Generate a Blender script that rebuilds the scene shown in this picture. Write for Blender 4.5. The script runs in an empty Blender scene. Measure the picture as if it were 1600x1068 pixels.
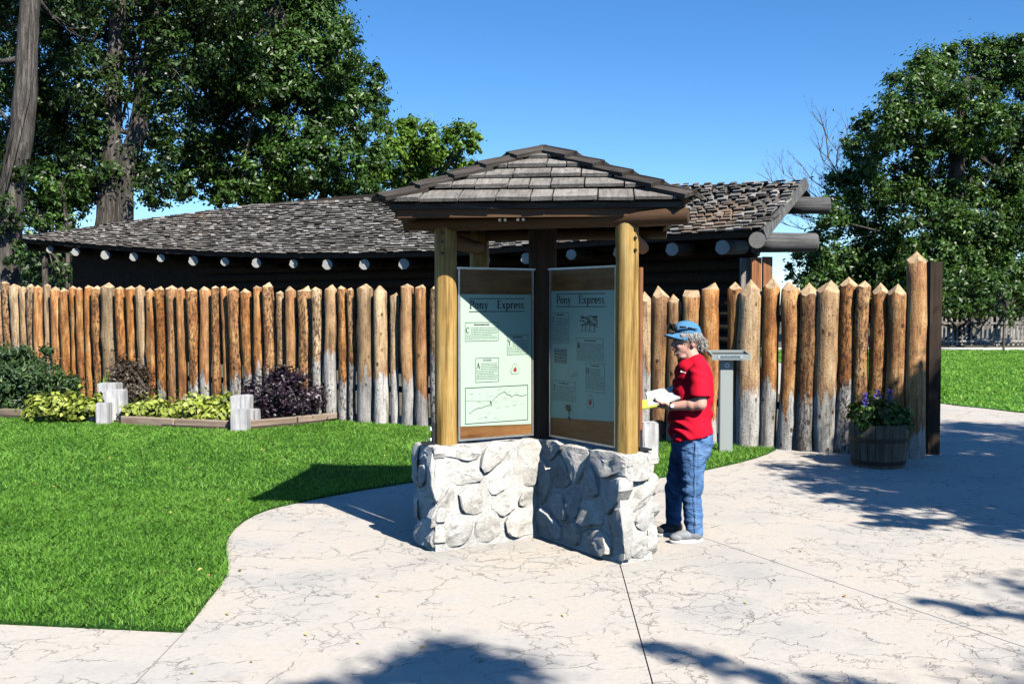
import bpy, bmesh, math, random
import numpy as np
from mathutils import Vector, Matrix, noise

random.seed(7)
rng = np.random.default_rng(7)
SC = bpy.context.scene
COL = SC.collection
R = math.radians

# ------------------------------------------------------------------ camera
F = 1650.0
CAMZ = 1.72
PITCH = math.atan(59 / F)
cd = bpy.data.cameras.new('camera')
cd.sensor_width = 36.0
cd.lens = F / 1600 * 36
cd.clip_start = 0.1
cd.clip_end = 4000
cam = bpy.data.objects.new('camera', cd)
cam.location = (0, 0, CAMZ)
cam.rotation_euler = (math.pi / 2 - PITCH, 0, 0)
COL.objects.link(cam)
SC.camera = cam

# ------------------------------------------------------------------ sky and sun
SUN = Vector((0.55, -0.835, 0.95)).normalized()
world = bpy.data.worlds.new('World')
SC.world = world
world.use_nodes = True
wn = world.node_tree
sky = wn.nodes.new('ShaderNodeTexSky')
sky.sky_type = 'NISHITA'
sky.sun_disc = False
sky.sun_elevation = math.asin(SUN.z)
sky.sun_rotation = math.atan2(SUN.x, SUN.y)
sky.air_density = 0.75
sky.dust_density = 0.0
sky.ozone_density = 5.0
bgn = wn.nodes['Background']
hsv = wn.nodes.new('ShaderNodeHueSaturation')
hsv.inputs['Saturation'].default_value = 1.2
wn.links.new(sky.outputs[0], hsv.inputs['Color'])
wn.links.new(hsv.outputs[0], bgn.inputs[0])
bgn.inputs[1].default_value = 0.095
ld = bpy.data.lights.new('sun', 'SUN')
ld.energy = 5.0
ld.angle = R(0.53)
ld.color = (1.0, 0.955, 0.88)
sun = bpy.data.objects.new('sun', ld)
sun.rotation_euler = SUN.to_track_quat('Z', 'Y').to_euler()
sun.location = SUN * 50
COL.objects.link(sun)
SC.view_settings.view_transform = 'Standard'
SC.view_settings.look = 'None'
SC.view_settings.gamma = 1.0
SC.view_settings.use_curve_mapping = False
SC.view_settings.exposure = 0.90
SC.cycles.max_bounces = 6
SC.cycles.diffuse_bounces = 0
SC.cycles.transparent_max_bounces = 4

# ------------------------------------------------------------------ helpers
cP, sP = math.cos(PITCH), math.sin(PITCH)


def ray(x, y):
    a, b = (x - 800) / F, (534 - y) / F
    return Vector((a, cP + b * sP, -sP + b * cP))


def pix(x, y, Y):
    d = ray(x, y)
    return Vector((0, 0, CAMZ)) + d * (Y / d.y)


def gp(x, y, z=0.0):
    d = ray(x, y)
    return Vector((0, 0, CAMZ)) + d * ((z - CAMZ) / d.z)


def tag(o, label=None, cat=None, group=None, kind=None):
    if label: o['label'] = label
    if cat: o['category'] = cat
    if group: o['group'] = group
    if kind: o['kind'] = kind
    return o


def empty(name, loc, label=None, cat=None, group=None, rz=0.0):
    o = bpy.data.objects.new(name, None)
    o.location = loc
    o.rotation_euler = (0, 0, rz)
    o.empty_display_size = 0.1
    COL.objects.link(o)
    return tag(o, label, cat, group)


def link(name, me, mats=None, parent=None, loc=None, rot=None):
    o = bpy.data.objects.new(name, me)
    if mats is not None and len(me.materials) == 0:
        for m in (mats if isinstance(mats, (list, tuple)) else [mats]):
            me.materials.append(m)
    COL.objects.link(o)
    if loc is not None: o.location = loc
    if rot is not None: o.rotation_euler = rot
    if parent is not None:
        o.parent = parent
    return o


def wlink(name, me, mats, parent):
    """mesh given in world coordinates, hung under a parent that stands elsewhere"""
    o = link(name, me, mats)
    if parent is not None:
        pm = parent_world(parent)
        o.parent = parent
        o.matrix_local = pm.inverted()
    return o


def parent_world(p):
    m = p.matrix_basis.copy()
    while p.parent is not None:
        p = p.parent
        m = p.matrix_basis @ m
    return m


def mesh(verts, faces, smooth=False, midx=None):
    me = bpy.data.meshes.new('m')
    me.from_pydata([tuple(v) for v in verts], [], faces)
    if smooth:
        me.polygons.foreach_set('use_smooth', [True] * len(me.polygons))
    if midx is not None:
        me.polygons.foreach_set('material_index', midx)
    me.update()
    return me


class MB:
    def __init__(s):
        s.v, s.f, s.m = [], [], []

    def add(s, vs, fs, mi=0):
        b = len(s.v)
        s.v += [tuple(v) for v in vs]
        s.f += [tuple(i + b for i in f) for f in fs]
        s.m += [mi] * len(fs)
        return s

    def box(s, c, size, rot=None, mi=0):
        hx, hy, hz = size[0] / 2, size[1] / 2, size[2] / 2
        vs = [Vector((x, y, z)) for x in (-hx, hx) for y in (-hy, hy) for z in (-hz, hz)]
        if rot is not None: vs = [rot @ v for v in vs]
        vs = [v + Vector(c) for v in vs]
        return s.add(vs, [(0, 1, 3, 2), (4, 6, 7, 5), (0, 4, 5, 1), (2, 3, 7, 6), (0, 2, 6, 4), (1, 5, 7, 3)], mi)

    def tube(s, pts, rad, seg=8, cap=True, mi=0, wob=0.0):
        pts = [Vector(p) for p in pts]
        n = len(pts)
        rad = rad if isinstance(rad, (list, tuple)) else [rad] * n
        vs, fs = [], []
        t0 = (pts[1] - pts[0]).normalized()
        up = Vector((0, 0, 1)) if abs(t0.z) < 0.9 else Vector((1, 0, 0))
        a = t0.cross(up).normalized()
        for i, p in enumerate(pts):
            t = (pts[min(i + 1, n - 1)] - pts[max(i - 1, 0)]).normalized()
            a = (a - t * a.dot(t)).normalized()
            b = t.cross(a)
            for k in range(seg):
                th = 2 * math.pi * k / seg
                r = rad[i]
                if wob: r *= 1 + wob * noise.noise(Vector((p.x * 3 + 2 * math.cos(th), p.y * 3 + 2 * math.sin(th), p.z * 3)))
                vs.append(p + (a * math.cos(th) + b * math.sin(th)) * r)
        for i in range(n - 1):
            for k in range(seg):
                k2 = (k + 1) % seg
                fs.append((i * seg + k, i * seg + k2, (i + 1) * seg + k2, (i + 1) * seg + k))
        if cap:
            fs.append(tuple(range(seg))[::-1])
            fs.append(tuple((n - 1) * seg + k for k in range(seg)))
        return s.add(vs, fs, mi)

    def mesh(s, smooth=False):
        return mesh(s.v, s.f, smooth, s.m)


def smooth_by_angle(me, ang=40):
    me.polygons.foreach_set('use_smooth', [True] * len(me.polygons))
    try:
        me.set_sharp_from_angle(angle=R(ang))
    except Exception:
        pass
    return me


# ------------------------------------------------------------------ materials
def newmat(name):
    m = bpy.data.materials.new(name)
    m.use_nodes = True
    nt = m.node_tree
    b = nt.nodes['Principled BSDF']
    return m, nt, b


def N(nt, typ, **kw):
    n = nt.nodes.new(typ)
    for k, v in kw.items():
        if k.startswith('i_'):
            n.inputs[k[2:].replace('_', ' ')].default_value = v
        else:
            setattr(n, k, v)
    return n


def L(nt, a, b):
    nt.links.new(a, b)


def ramp(nt, fac, stops, interp='LINEAR'):
    r = nt.nodes.new('ShaderNodeValToRGB')
    r.color_ramp.interpolation = interp
    e = r.color_ramp.elements
    while len(e) < len(stops): e.new(0.5)
    for i, (p, c) in enumerate(stops):
        e[i].position = p
        e[i].color = (c[0], c[1], c[2], 1) if not isinstance(c, float) else (c, c, c, 1)
    L(nt, fac, r.inputs[0])
    return r.outputs[0]


def mix(nt, fac, a, b, mode='MIX'):
    n = nt.nodes.new('ShaderNodeMix')
    n.data_type = 'RGBA'
    n.blend_type = mode
    for sock, val in ((n.inputs[0], fac), (n.inputs[6], a), (n.inputs[7], b)):
        if hasattr(val, 'links') or hasattr(val, 'is_linked'):
            L(nt, val, sock)
        elif isinstance(val, (tuple, list)):
            sock.default_value = (val[0], val[1], val[2], 1)
        else:
            sock.default_value = val
    return n.outputs[2]


def math_(nt, op, a, b=None, clamp=False):
    n = nt.nodes.new('ShaderNodeMath')
    n.operation = op
    n.use_clamp = clamp
    for sock, val in ((n.inputs[0], a), (n.inputs[1], b)):
        if val is None: continue
        if isinstance(val, (int, float)): sock.default_value = val
        else: L(nt, val, sock)
    return n.outputs[0]


def coords(nt, kind='Object', scale=(1, 1, 1), rnd=True):
    tc = N(nt, 'ShaderNodeTexCoord')
    mp = N(nt, 'ShaderNodeMapping')
    mp.inputs['Scale'].default_value = scale
    src = tc.outputs[kind]
    if rnd:
        oi = N(nt, 'ShaderNodeObjectInfo')
        sc_ = math_(nt, 'MULTIPLY', oi.outputs['Random'], 37.0)
        va = N(nt, 'ShaderNodeVectorMath', operation='ADD')
        L(nt, src, va.inputs[0])
        cm = N(nt, 'ShaderNodeCombineXYZ')
        for i in range(3): L(nt, sc_, cm.inputs[i])
        L(nt, cm.outputs[0], va.inputs[1])
        src = va.outputs[0]
    L(nt, src, mp.inputs[0])
    return mp.outputs[0]


def tnoise(nt, vec, scale, detail=4.0, rough=0.6, dist=0.0):
    n = N(nt, 'ShaderNodeTexNoise')
    n.inputs['Scale'].default_value = scale
    n.inputs['Detail'].default_value = detail
    n.inputs['Roughness'].default_value = rough
    n.inputs['Distortion'].default_value = dist
    if vec is not None: L(nt, vec, n.inputs['Vector'])
    return n.outputs['Fac']


def bump(nt, b, h, strength=0.5, dist=0.01, prev=None):
    n = N(nt, 'ShaderNodeBump')
    n.inputs['Strength'].default_value = strength
    n.inputs['Distance'].default_value = dist
    L(nt, h, n.inputs['Height'])
    if prev is not None: L(nt, prev, n.inputs['Normal'])
    L(nt, n.outputs[0], b.inputs['Normal'])
    return n.outputs[0]


def simple(name, col, rough=0.6, metal=0.0, spec=0.5, var=0.12, nscale=30, bmp=0.1):
    m, nt, b = newmat(name)
    v = coords(nt, 'Object')
    n = tnoise(nt, v, nscale)
    c = ramp(nt, n, [(0.3, [x * (1 - var) for x in col]), (0.7, [min(1, x * (1 + var)) for x in col])])
    L(nt, c, b.inputs['Base Color'])
    b.inputs['Roughness'].default_value = rough
    b.inputs['Metallic'].default_value = metal
    b.inputs['Specular IOR Level'].default_value = spec
    if bmp: bump(nt, b, n, bmp, 0.005)
    return m


def leafmat(name, cols, trans=0.25, rough=0.45, spec=0.4):
    """cols: dark, mid, light; picked per leaf through the 'tone' attribute"""
    m, nt, b = newmat(name)
    at = N(nt, 'ShaderNodeAttribute', attribute_name='tone')
    c = ramp(nt, at.outputs['Fac'], [(0.0, cols[0]), (0.5, cols[1]), (1.0, cols[2])])
    L(nt, c, b.inputs['Base Color'])
    b.inputs['Roughness'].default_value = rough
    b.inputs['Specular IOR Level'].default_value = spec
    tr = N(nt, 'ShaderNodeBsdfTranslucent')
    c2 = mix(nt, 0.5, c, [min(1, x * 1.5) for x in (cols[2][0], cols[2][1], cols[2][2] * 0.6)])
    L(nt, c2, tr.inputs['Color'])
    ms = N(nt, 'ShaderNodeMixShader')
    ms.inputs[0].default_value = trans
    L(nt, b.outputs[0], ms.inputs[1])
    L(nt, tr.outputs[0], ms.inputs[2])
    L(nt, ms.outputs[0], nt.nodes['Material Output'].inputs['Surface'])
    return m


def log_material():
    """peeled log: tan to rusty wood above, weathered grey-white foot; object colour = (rust, grey height, brightness)"""
    m, nt, b = newmat('peeled_log')
    oi = N(nt, 'ShaderNodeObjectInfo')
    sep = N(nt, 'ShaderNodeSeparateColor')
    L(nt, oi.outputs['Color'], sep.inputs[0])
    v1 = coords(nt, 'Object', (1, 1, 0.07))
    v2 = coords(nt, 'Object', (1, 1, 0.28))
    v3 = coords(nt, 'Object', (1, 1, 1))
    grain = tnoise(nt, v1, 38, 6, 0.65)
    blot = tnoise(nt, v2, 9, 5, 0.65)
    speck = tnoise(nt, v3, 60, 3, 0.6)
    warm = ramp(nt, blot, [(0.27, (0.07, 0.022, 0.007)), (0.40, (0.24, 0.078, 0.015)), (0.53, (0.42, 0.17, 0.038)), (0.70, (0.58, 0.34, 0.125))])
    pale = ramp(nt, blot, [(0.25, (0.16, 0.10, 0.055)), (0.5, (0.40, 0.285, 0.16)), (0.75, (0.54, 0.42, 0.27))])
    top = mix(nt, sep.outputs[0], pale, warm)
    grey = ramp(nt, blot, [(0.28, (0.15, 0.14, 0.125)), (0.5, (0.36, 0.345, 0.315)), (0.75, (0.54, 0.52, 0.485))])
    tc = N(nt, 'ShaderNodeTexCoord')
    sx = N(nt, 'ShaderNodeSeparateXYZ')
    L(nt, tc.outputs['Object'], sx.inputs[0])
    jag = tnoise(nt, coords(nt, 'Object', (1, 1, 0.15)), 11, 4, 0.6)
    h = math_(nt, 'MULTIPLY', sep.outputs[1], 2.0)
    d = math_(nt, 'SUBTRACT', sx.outputs[2], h)
    d = math_(nt, 'ADD', d, math_(nt, 'MULTIPLY', math_(nt, 'SUBTRACT', jag, 0.5), 1.1))
    fac = ramp(nt, math_(nt, 'ADD', math_(nt, 'MULTIPLY', d, 2.4), 0.5), [(0.42, 0.0), (0.62, 1.0)])
    edge = ramp(nt, math_(nt, 'ADD', math_(nt, 'MULTIPLY', d, 2.4), 0.5), [(0.5, 0.0), (0.62, 0.55), (0.95, 0.0)])
    col = mix(nt, fac, grey, top)
    col = mix(nt, edge, col, (0.17, 0.06, 0.018))
    gs = ramp(nt, grain, [(0.32, 0.28), (0.48, 1.0), (0.8, 1.2)])
    col = mix(nt, 0.8, col, gs, 'MULTIPLY')
    # knots and checks
    vo = N(nt, 'ShaderNodeTexVoronoi', feature='F1')
    vo.inputs['Scale'].default_value = 7.0
    L(nt, coords(nt, 'Object', (1, 1, 0.6)), vo.inputs['Vector'])
    kn = ramp(nt, vo.outputs['Distance'], [(0.06, 1.0), (0.17, 0.0)])
    spk = ramp(nt, speck, [(0.57, 0.0), (0.66, 0.85)])
    col = mix(nt, kn, col, (0.06, 0.025, 0.01))
    col = mix(nt, spk, col, (0.07, 0.035, 0.015))
    flk = tnoise(nt, coords(nt, 'Object', (1, 1, 0.45)), 34, 5, 0.7)
    fl_ = math_(nt, 'MULTIPLY', ramp(nt, flk, [(0.50, 0.0), (0.56, 0.9)]), ramp(nt, oi.outputs['Random'], [(0.55, 0.0), (0.7, 1.0)]))
    col = mix(nt, fl_, col, (0.045, 0.022, 0.012))
    strk = tnoise(nt, coords(nt, 'Object', (1, 1, 0.03)), 16, 4, 0.6)
    col = mix(nt, 0.8, col, ramp(nt, strk, [(0.34, 0.42), (0.46, 1.0), (0.7, 1.08)]), 'MULTIPLY')
    br = math_(nt, 'MULTIPLY', sep.outputs[2], 2.0)
    cb = N(nt, 'ShaderNodeCombineColor')
    for i in range(3): L(nt, br, cb.inputs[i])
    col = mix(nt, 1.0, col, cb.outputs[0], 'MULTIPLY')
    L(nt, col, b.inputs['Base Color'])
    b.inputs['Roughness'].default_value = 0.62
    b.inputs['Specular IOR Level'].default_value = 0.25
    hh = math_(nt, 'ADD', math_(nt, 'MULTIPLY', grain, 0.7), math_(nt, 'SUBTRACT', math_(nt, 'MULTIPLY', speck, 0.7), math_(nt, 'MULTIPLY', kn, -0.6)))
    bump(nt, b, hh, 0.8, 0.014)
    return m


def wood(name, dark, mid, light, axis=2, rough=0.7, gscale=30, bs=0.5, var=0.35, stretch=0.06):
    """grain along the given object axis; each object varies in brightness"""
    m, nt, b = newmat(name)
    sc_ = [1, 1, 1]
    sc_[axis] = stretch
    g = tnoise(nt, coords(nt, 'Object', sc_), gscale, 6, 0.65, 0.3)
    bl = tnoise(nt, coords(nt, 'Object'), 5, 3, 0.6)
    c = ramp(nt, g, [(0.28, dark), (0.5, mid), (0.74, light)])
    c = mix(nt, 0.6, c, ramp(nt, bl, [(0.3, 0.7), (0.7, 1.2)]), 'MULTIPLY')
    oi = N(nt, 'ShaderNodeObjectInfo')
    rr = ramp(nt, oi.outputs['Random'], [(0.0, 1 - var), (1.0, 1 + var * 0.6)])
    c = mix(nt, 1.0, c, rr, 'MULTIPLY')
    L(nt, c, b.inputs['Base Color'])
    b.inputs['Roughness'].default_value = rough
    b.inputs['Specular IOR Level'].default_value = 0.3
    bump(nt, b, g, bs, 0.006)
    return m


def endgrain(name, c0, c1):
    m, nt, b = newmat(name)
    w = N(nt, 'ShaderNodeTexWave', wave_type='RINGS', rings_direction='Z')
    w.inputs['Scale'].default_value = 18
    w.inputs['Distortion'].default_value = 2.5
    L(nt, coords(nt, 'Object', rnd=False), w.inputs['Vector'])
    n = tnoise(nt, coords(nt, 'Object'), 25, 5)
    c = mix(nt, 0.4, ramp(nt, w.outputs['Fac'], [(0.2, c0), (0.8, c1)]), ramp(nt, n, [(0.3, c0), (0.7, c1)]))
    L(nt, c, b.inputs['Base Color'])
    b.inputs['Roughness'].default_value = 0.8
    bump(nt, b, n, 0.4, 0.006)
    return m


def pavement_mat():
    m, nt, b = newmat('stamped_concrete')
    v = coords(nt, 'Object', rnd=False)
    warpn = N(nt, 'ShaderNodeTexNoise')
    warpn.inputs['Scale'].default_value = 3.2
    warpn.inputs['Detail'].default_value = 6
    warpn.inputs['Roughness'].default_value = 0.62
    L(nt, v, warpn.inputs['Vector'])
    sub = N(nt, 'ShaderNodeVectorMath', operation='SUBTRACT')
    L(nt, warpn.outputs['Color'], sub.inputs[0])
    sub.inputs[1].default_value = (0.5, 0.5, 0.5)
    sc1 = N(nt, 'ShaderNodeVectorMath', operation='SCALE')
    L(nt, sub.outputs[0], sc1.inputs[0])
    sc1.inputs['Scale'].default_value = 0.42
    add = N(nt, 'ShaderNodeVectorMath', operation='ADD')
    L(nt, v, add.inputs[0])
    L(nt, sc1.outputs[0], add.inputs[1])

    def cells(scale, w0, w1):
        vo = N(nt, 'ShaderNodeTexVoronoi', feature='DISTANCE_TO_EDGE', voronoi_dimensions='2D')
        vo.inputs['Scale'].default_value = scale
        L(nt, add.outputs[0], vo.inputs['Vector'])
        return ramp(nt, vo.outputs['Distance'], [(w0, 1.0), (w1, 0.0)])
    brk = tnoise(nt, v, 3.1, 5, 0.7)
    brk2 = tnoise(nt, v, 0.9, 3, 0.6)
    big = math_(nt, 'MULTIPLY', cells(2.4, 0.004, 0.014), ramp(nt, brk, [(0.45, 0.0), (0.52, 0.8)]))
    sm = math_(nt, 'MULTIPLY', cells(6.5, 0.010, 0.034), ramp(nt, math_(nt, 'ADD', math_(nt, 'MULTIPLY', brk, 0.5), math_(nt, 'MULTIPLY', brk2, 0.5)), [(0.485, 0.0), (0.54, 0.75)]))
    crack = math_(nt, 'MAXIMUM', big, sm)
    fine = tnoise(nt, v, 26, 8, 0.7)
    tint = tnoise(nt, v, 1.1, 4, 0.6)
    c = ramp(nt, tint, [(0.28, (0.38, 0.365, 0.335)), (0.48, (0.47, 0.432, 0.378)), (0.60, (0.49, 0.436, 0.366)), (0.75, (0.45, 0.437, 0.41))])
    c = mix(nt, 0.55, c, ramp(nt, fine, [(0.25, 0.72), (0.5, 1.0), (0.8, 1.1)]), 'MULTIPLY')
    st = tnoise(nt, v, 0.55, 5, 0.7)
    c = mix(nt, ramp(nt, st, [(0.63, 0.0), (0.74, 0.45)]), c, (0.26, 0.28, 0.29))
    ck = math_(nt, 'MULTIPLY', crack, ramp(nt, tnoise(nt, v, 9, 3, 0.6), [(0.38, 0.12), (0.6, 0.85)]))
    c = mix(nt, ck, c, (0.10, 0.085, 0.07))
    L(nt, c, b.inputs['Base Color'])
    b.inputs['Roughness'].default_value = 0.75
    b.inputs['Specular IOR Level'].default_value = 0.25
    hh = math_(nt, 'SUBTRACT', math_(nt, 'ADD', math_(nt, 'MULTIPLY', fine, 0.35), math_(nt, 'MULTIPLY', brk, 0.6)), crack)
    bump(nt, b, hh, 0.7, 0.012)
    return m


def stone_mat(name, lo, mid, hi, perobj=True):
    m, nt, b = newmat(name)
    v = coords(nt, 'Object', rnd=perobj)
    a = tnoise(nt, v, 7, 6, 0.7, 0.4)
    g = tnoise(nt, v, 60, 6, 0.75)
    c = ramp(nt, a, [(0.3, lo), (0.5, mid), (0.72, hi)])
    c = mix(nt, 0.8, c, ramp(nt, g, [(0.28, 0.55), (0.5, 1.0), (0.75, 1.15)]), 'MULTIPLY')
    sn = tnoise(nt, v, 13, 7, 0.8, 0.5)
    c = mix(nt, ramp(nt, sn, [(0.55, 0.0), (0.66, 0.6)]), c, tuple(x * 0.35 for x in lo))
    if perobj:
        oi = N(nt, 'ShaderNodeObjectInfo')
        c = mix(nt, 0.8, c, ramp(nt, oi.outputs['Random'], [(0.0, (0.70, 0.67, 0.62)), (0.35, (0.93, 0.92, 0.90)), (0.7, (0.98, 0.92, 0.84)), (1.0, (1.12, 1.12, 1.10))]), 'MULTIPLY')
    L(nt, c, b.inputs['Base Color'])
    b.inputs['Roughness'].default_value = 0.85
    b.inputs['Specular IOR Level'].default_value = 0.25
    md = tnoise(nt, v, 22, 5, 0.75)
    bump(nt, b, math_(nt, 'ADD', math_(nt, 'ADD', a, math_(nt, 'MULTIPLY', md, 0.5)), math_(nt, 'MULTIPLY', g, 0.45)), 0.75, 0.016)
    return m


def lawn_mat():
    m, nt, b = newmat('lawn_turf')
    v = coords(nt, 'Object', rnd=False)
    f = tnoise(nt, v, 45, 6, 0.7)
    l = tnoise(nt, v, 1.2, 4, 0.6)
    c = ramp(nt, f, [(0.3, (0.012, 0.035, 0.006)), (0.5, (0.03, 0.095, 0.015)), (0.75, (0.06, 0.17, 0.03))])
    c = mix(nt, 0.5, c, ramp(nt, l, [(0.3, 0.75), (0.7, 1.2)]), 'MULTIPLY')
    L(nt, c, b.inputs['Base Color'])
    b.inputs['Roughness'].default_value = 0.8
    b.inputs['Specular IOR Level'].default_value = 0.1
    bump(nt, b, f, 1.0, 0.03)
    return m


def far_lawn_mat():
    m, nt, b = newmat('mown_lawn')
    v = coords(nt, 'Object', rnd=False)
    f = tnoise(nt, coords(nt, 'Object', (1, 0.35, 1), rnd=False), 16, 7, 0.75)
    w = N(nt, 'ShaderNodeTexWave', wave_type='BANDS', bands_direction='DIAGONAL')
    w.inputs['Scale'].default_value = 0.28
    w.inputs['Distortion'].default_value = 5.0
    w.inputs['Detail'].default_value = 1.5
    w.inputs['Detail Scale'].default_value = 0.25
    L(nt, v, w.inputs['Vector'])
    c = ramp(nt, f, [(0.3, (0.025, 0.075, 0.01)), (0.5, (0.055, 0.17, 0.022)), (0.75, (0.12, 0.27, 0.05))])
    c = mix(nt, 0.45, c, ramp(nt, w.outputs['Fac'], [(0.2, 0.72), (0.8, 1.25)]), 'MULTIPLY')
    L(nt, c, b.inputs['Base Color'])
    b.inputs['Roughness'].default_value = 0.7
    b.inputs['Specular IOR Level'].default_value = 0.15
    bump(nt, b, f, 0.8, 0.04)
    return m


def shingle_mat():
    """grey cedar shakes with tan needle litter in patches; works for single shakes and joined ones ('tone' attribute)"""
    m, nt, b = newmat('cedar_shingle')
    at = N(nt, 'ShaderNodeAttribute', attribute_name='tone')
    geo = N(nt, 'ShaderNodeNewGeometry')
    n1 = tnoise(nt, geo.outputs['Position'], 14, 5, 0.7)
    n2 = tnoise(nt, geo.outputs['Position'], 0.42, 4, 0.65)
    c = ramp(nt, at.outputs['Fac'], [(0.0, (0.04, 0.034, 0.029)), (0.5, (0.13, 0.118, 0.104)), (1.0, (0.34, 0.315, 0.285))])
    c = mix(nt, ramp(nt, n2, [(0.56, 0.0), (0.70, 0.7)]), c, (0.28, 0.18, 0.11))
    c = mix(nt, 0.7, c, ramp(nt, n1, [(0.28, 0.55), (0.6, 1.1)]), 'MULTIPLY')
    L(nt, c, b.inputs['Base Color'])
    b.inputs['Roughness'].default_value = 0.85
    b.inputs['Specular IOR Level'].default_value = 0.2
    bump(nt, b, n1, 0.5, 0.02)
    return m


M = {}
M['log'] = log_material()
M['cut'] = wood('axe_cut_wood', (0.26, 0.15, 0.07), (0.46, 0.32, 0.18), (0.58, 0.44, 0.28), 0, 0.7, 22, 0.4, 0.2, 0.5)
M['post'] = wood('honey_post_wood', (0.06, 0.03, 0.008), (0.37, 0.225, 0.06), (0.54, 0.40, 0.17), 2, 0.65, 34, 0.8, 0.1, 0.045)
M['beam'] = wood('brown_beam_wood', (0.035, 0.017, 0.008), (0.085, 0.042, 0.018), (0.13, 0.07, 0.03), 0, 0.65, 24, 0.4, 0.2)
M['redwood'] = wood('red_brown_board', (0.12, 0.045, 0.018), (0.27, 0.105, 0.04), (0.36, 0.17, 0.07), 2, 0.65, 24, 0.35, 0.2)
M['panel_wood'] = wood('panel_veneer', (0.11, 0.045, 0.014), (0.24, 0.11, 0.036), (0.30, 0.16, 0.06), 0, 0.45, 20, 0.15, 0.1, 0.12)
M['weathered'] = wood('weathered_plank', (0.10, 0.085, 0.07), (0.26, 0.23, 0.20), (0.40, 0.365, 0.32), 2, 0.85, 30, 0.6, 0.25)
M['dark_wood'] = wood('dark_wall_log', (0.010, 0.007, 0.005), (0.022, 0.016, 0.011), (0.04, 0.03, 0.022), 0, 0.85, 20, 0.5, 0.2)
M['dark_post'] = wood('shade_dark_post', (0.010, 0.007, 0.005), (0.030, 0.019, 0.012), (0.065, 0.036, 0.02), 2, 0.8, 22, 0.5, 0.1)  # near-black base: tree shade on the square post is put into the colour
M['grey_log'] = wood('grey_weathered_log', (0.03, 0.03, 0.029), (0.085, 0.085, 0.082), (0.15, 0.15, 0.145), 2, 0.85, 24, 0.5, 0.2)
M['end'] = endgrain('log_end_grain', (0.20, 0.195, 0.175), (0.46, 0.45, 0.41))
M['dark_end'] = endgrain('dark_log_end', (0.10, 0.10, 0.09), (0.22, 0.21, 0.19))
M['stump'] = wood('silver_timber', (0.16, 0.155, 0.15), (0.44, 0.435, 0.42), (0.58, 0.575, 0.56), 2, 0.8, 26, 0.6, 0.12)
M['edging'] = wood('brown_edging_timber', (0.13, 0.09, 0.06), (0.28, 0.21, 0.15), (0.40, 0.32, 0.25), 0, 0.8, 20, 0.4, 0.25)
M['shake'] = wood('roof_shake', (0.11, 0.098, 0.085), (0.215, 0.195, 0.172), (0.31, 0.285, 0.255), 1, 0.85, 40, 0.7, 0.22, 0.05)
M['cap'] = wood('roof_hip_board', (0.022, 0.018, 0.015), (0.055, 0.046, 0.039), (0.105, 0.09, 0.078), 0, 0.85, 36, 0.6, 0.25, 0.05)
M['shingle'] = shingle_mat()
M['pave'] = pavement_mat()
M['joint'] = simple('joint_dirt', (0.07, 0.06, 0.05), 0.9)
M['stone'] = stone_mat('field_stone', (0.36, 0.35, 0.33), (0.53, 0.52, 0.495), (0.64, 0.63, 0.60))
M['mortar'] = stone_mat('mortar', (0.40, 0.385, 0.36), (0.50, 0.485, 0.455), (0.58, 0.56, 0.53), False)
M['lawn'] = lawn_mat()
M['farlawn'] = far_lawn_mat()
M['soil'] = simple('bed_soil', (0.05, 0.035, 0.024), 0.95, nscale=18, bmp=0.8, var=0.4)
M['earth'] = simple('dry_earth', (0.10, 0.085, 0.05), 0.95, nscale=2, bmp=0.5, var=0.35)
M['blade'] = leafmat('grass_blade', ((0.045, 0.125, 0.012), (0.155, 0.39, 0.036), (0.40, 0.64, 0.14)), 0.36, 0.55, 0.3)
M['paper'] = simple('poster_sheet', (0.40, 0.52, 0.405), 0.42, nscale=90, var=0.02, bmp=0.0, spec=0.3)
M['ink'] = simple('printed_ink', (0.025, 0.03, 0.03), 0.6, bmp=0.0)
M['ink_faint'] = simple('faint_ink', (0.20, 0.245, 0.21), 0.6, bmp=0.0)
M['ink_red'] = simple('red_ink', (0.36, 0.07, 0.035), 0.6, bmp=0.0)
M['ink_mid'] = simple('grey_ink', (0.10, 0.13, 0.115), 0.6, bmp=0.0, nscale=140, var=0.6)
M['alu'] = simple('aluminium_frame', (0.42, 0.44, 0.44), 0.35, 0.7, bmp=0.0)
M['black_metal'] = simple('black_steel', (0.02, 0.02, 0.022), 0.45, 0.3)
M['bolt'] = simple('galvanised_bolt', (0.62, 0.63, 0.64), 0.35, 0.9)
M['grey_paint'] = simple('grey_painted_steel', (0.29, 0.32, 0.30), 0.5, nscale=80, var=0.05, bmp=0.05)
M['dark_paint'] = simple('dark_sign_face', (0.05, 0.06, 0.06), 0.4)
M['bluish'] = simple('bluish_plate', (0.36, 0.43, 0.48), 0.35, nscale=200, var=0.35)
M['white'] = simple('white_paper', (0.80, 0.80, 0.79), 0.7, var=0.02, bmp=0.0)
M['black'] = simple('black_cover', (0.015, 0.015, 0.017), 0.5)
M['yellow'] = simple('yellow_paper', (0.72, 0.74, 0.10), 0.7, var=0.03, bmp=0.0)
M['stave'] = wood('barrel_stave', (0.055, 0.042, 0.03), (0.135, 0.108, 0.08), (0.22, 0.18, 0.14), 2, 0.85, 26, 0.5, 0.25)
M['hoop'] = simple('rusty_hoop', (0.035, 0.026, 0.022), 0.6, 0.5)
M['bark'] = stone_mat('tree_bark', (0.012, 0.010, 0.008), (0.075, 0.066, 0.057), (0.21, 0.19, 0.17))
for n_ in M['bark'].node_tree.nodes:
    if n_.type == 'MAPPING': n_.inputs['Scale'].default_value = (1.5, 1.5, 0.16)
M['bare'] = simple('bare_branch', (0.11, 0.088, 0.07), 0.85)
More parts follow.
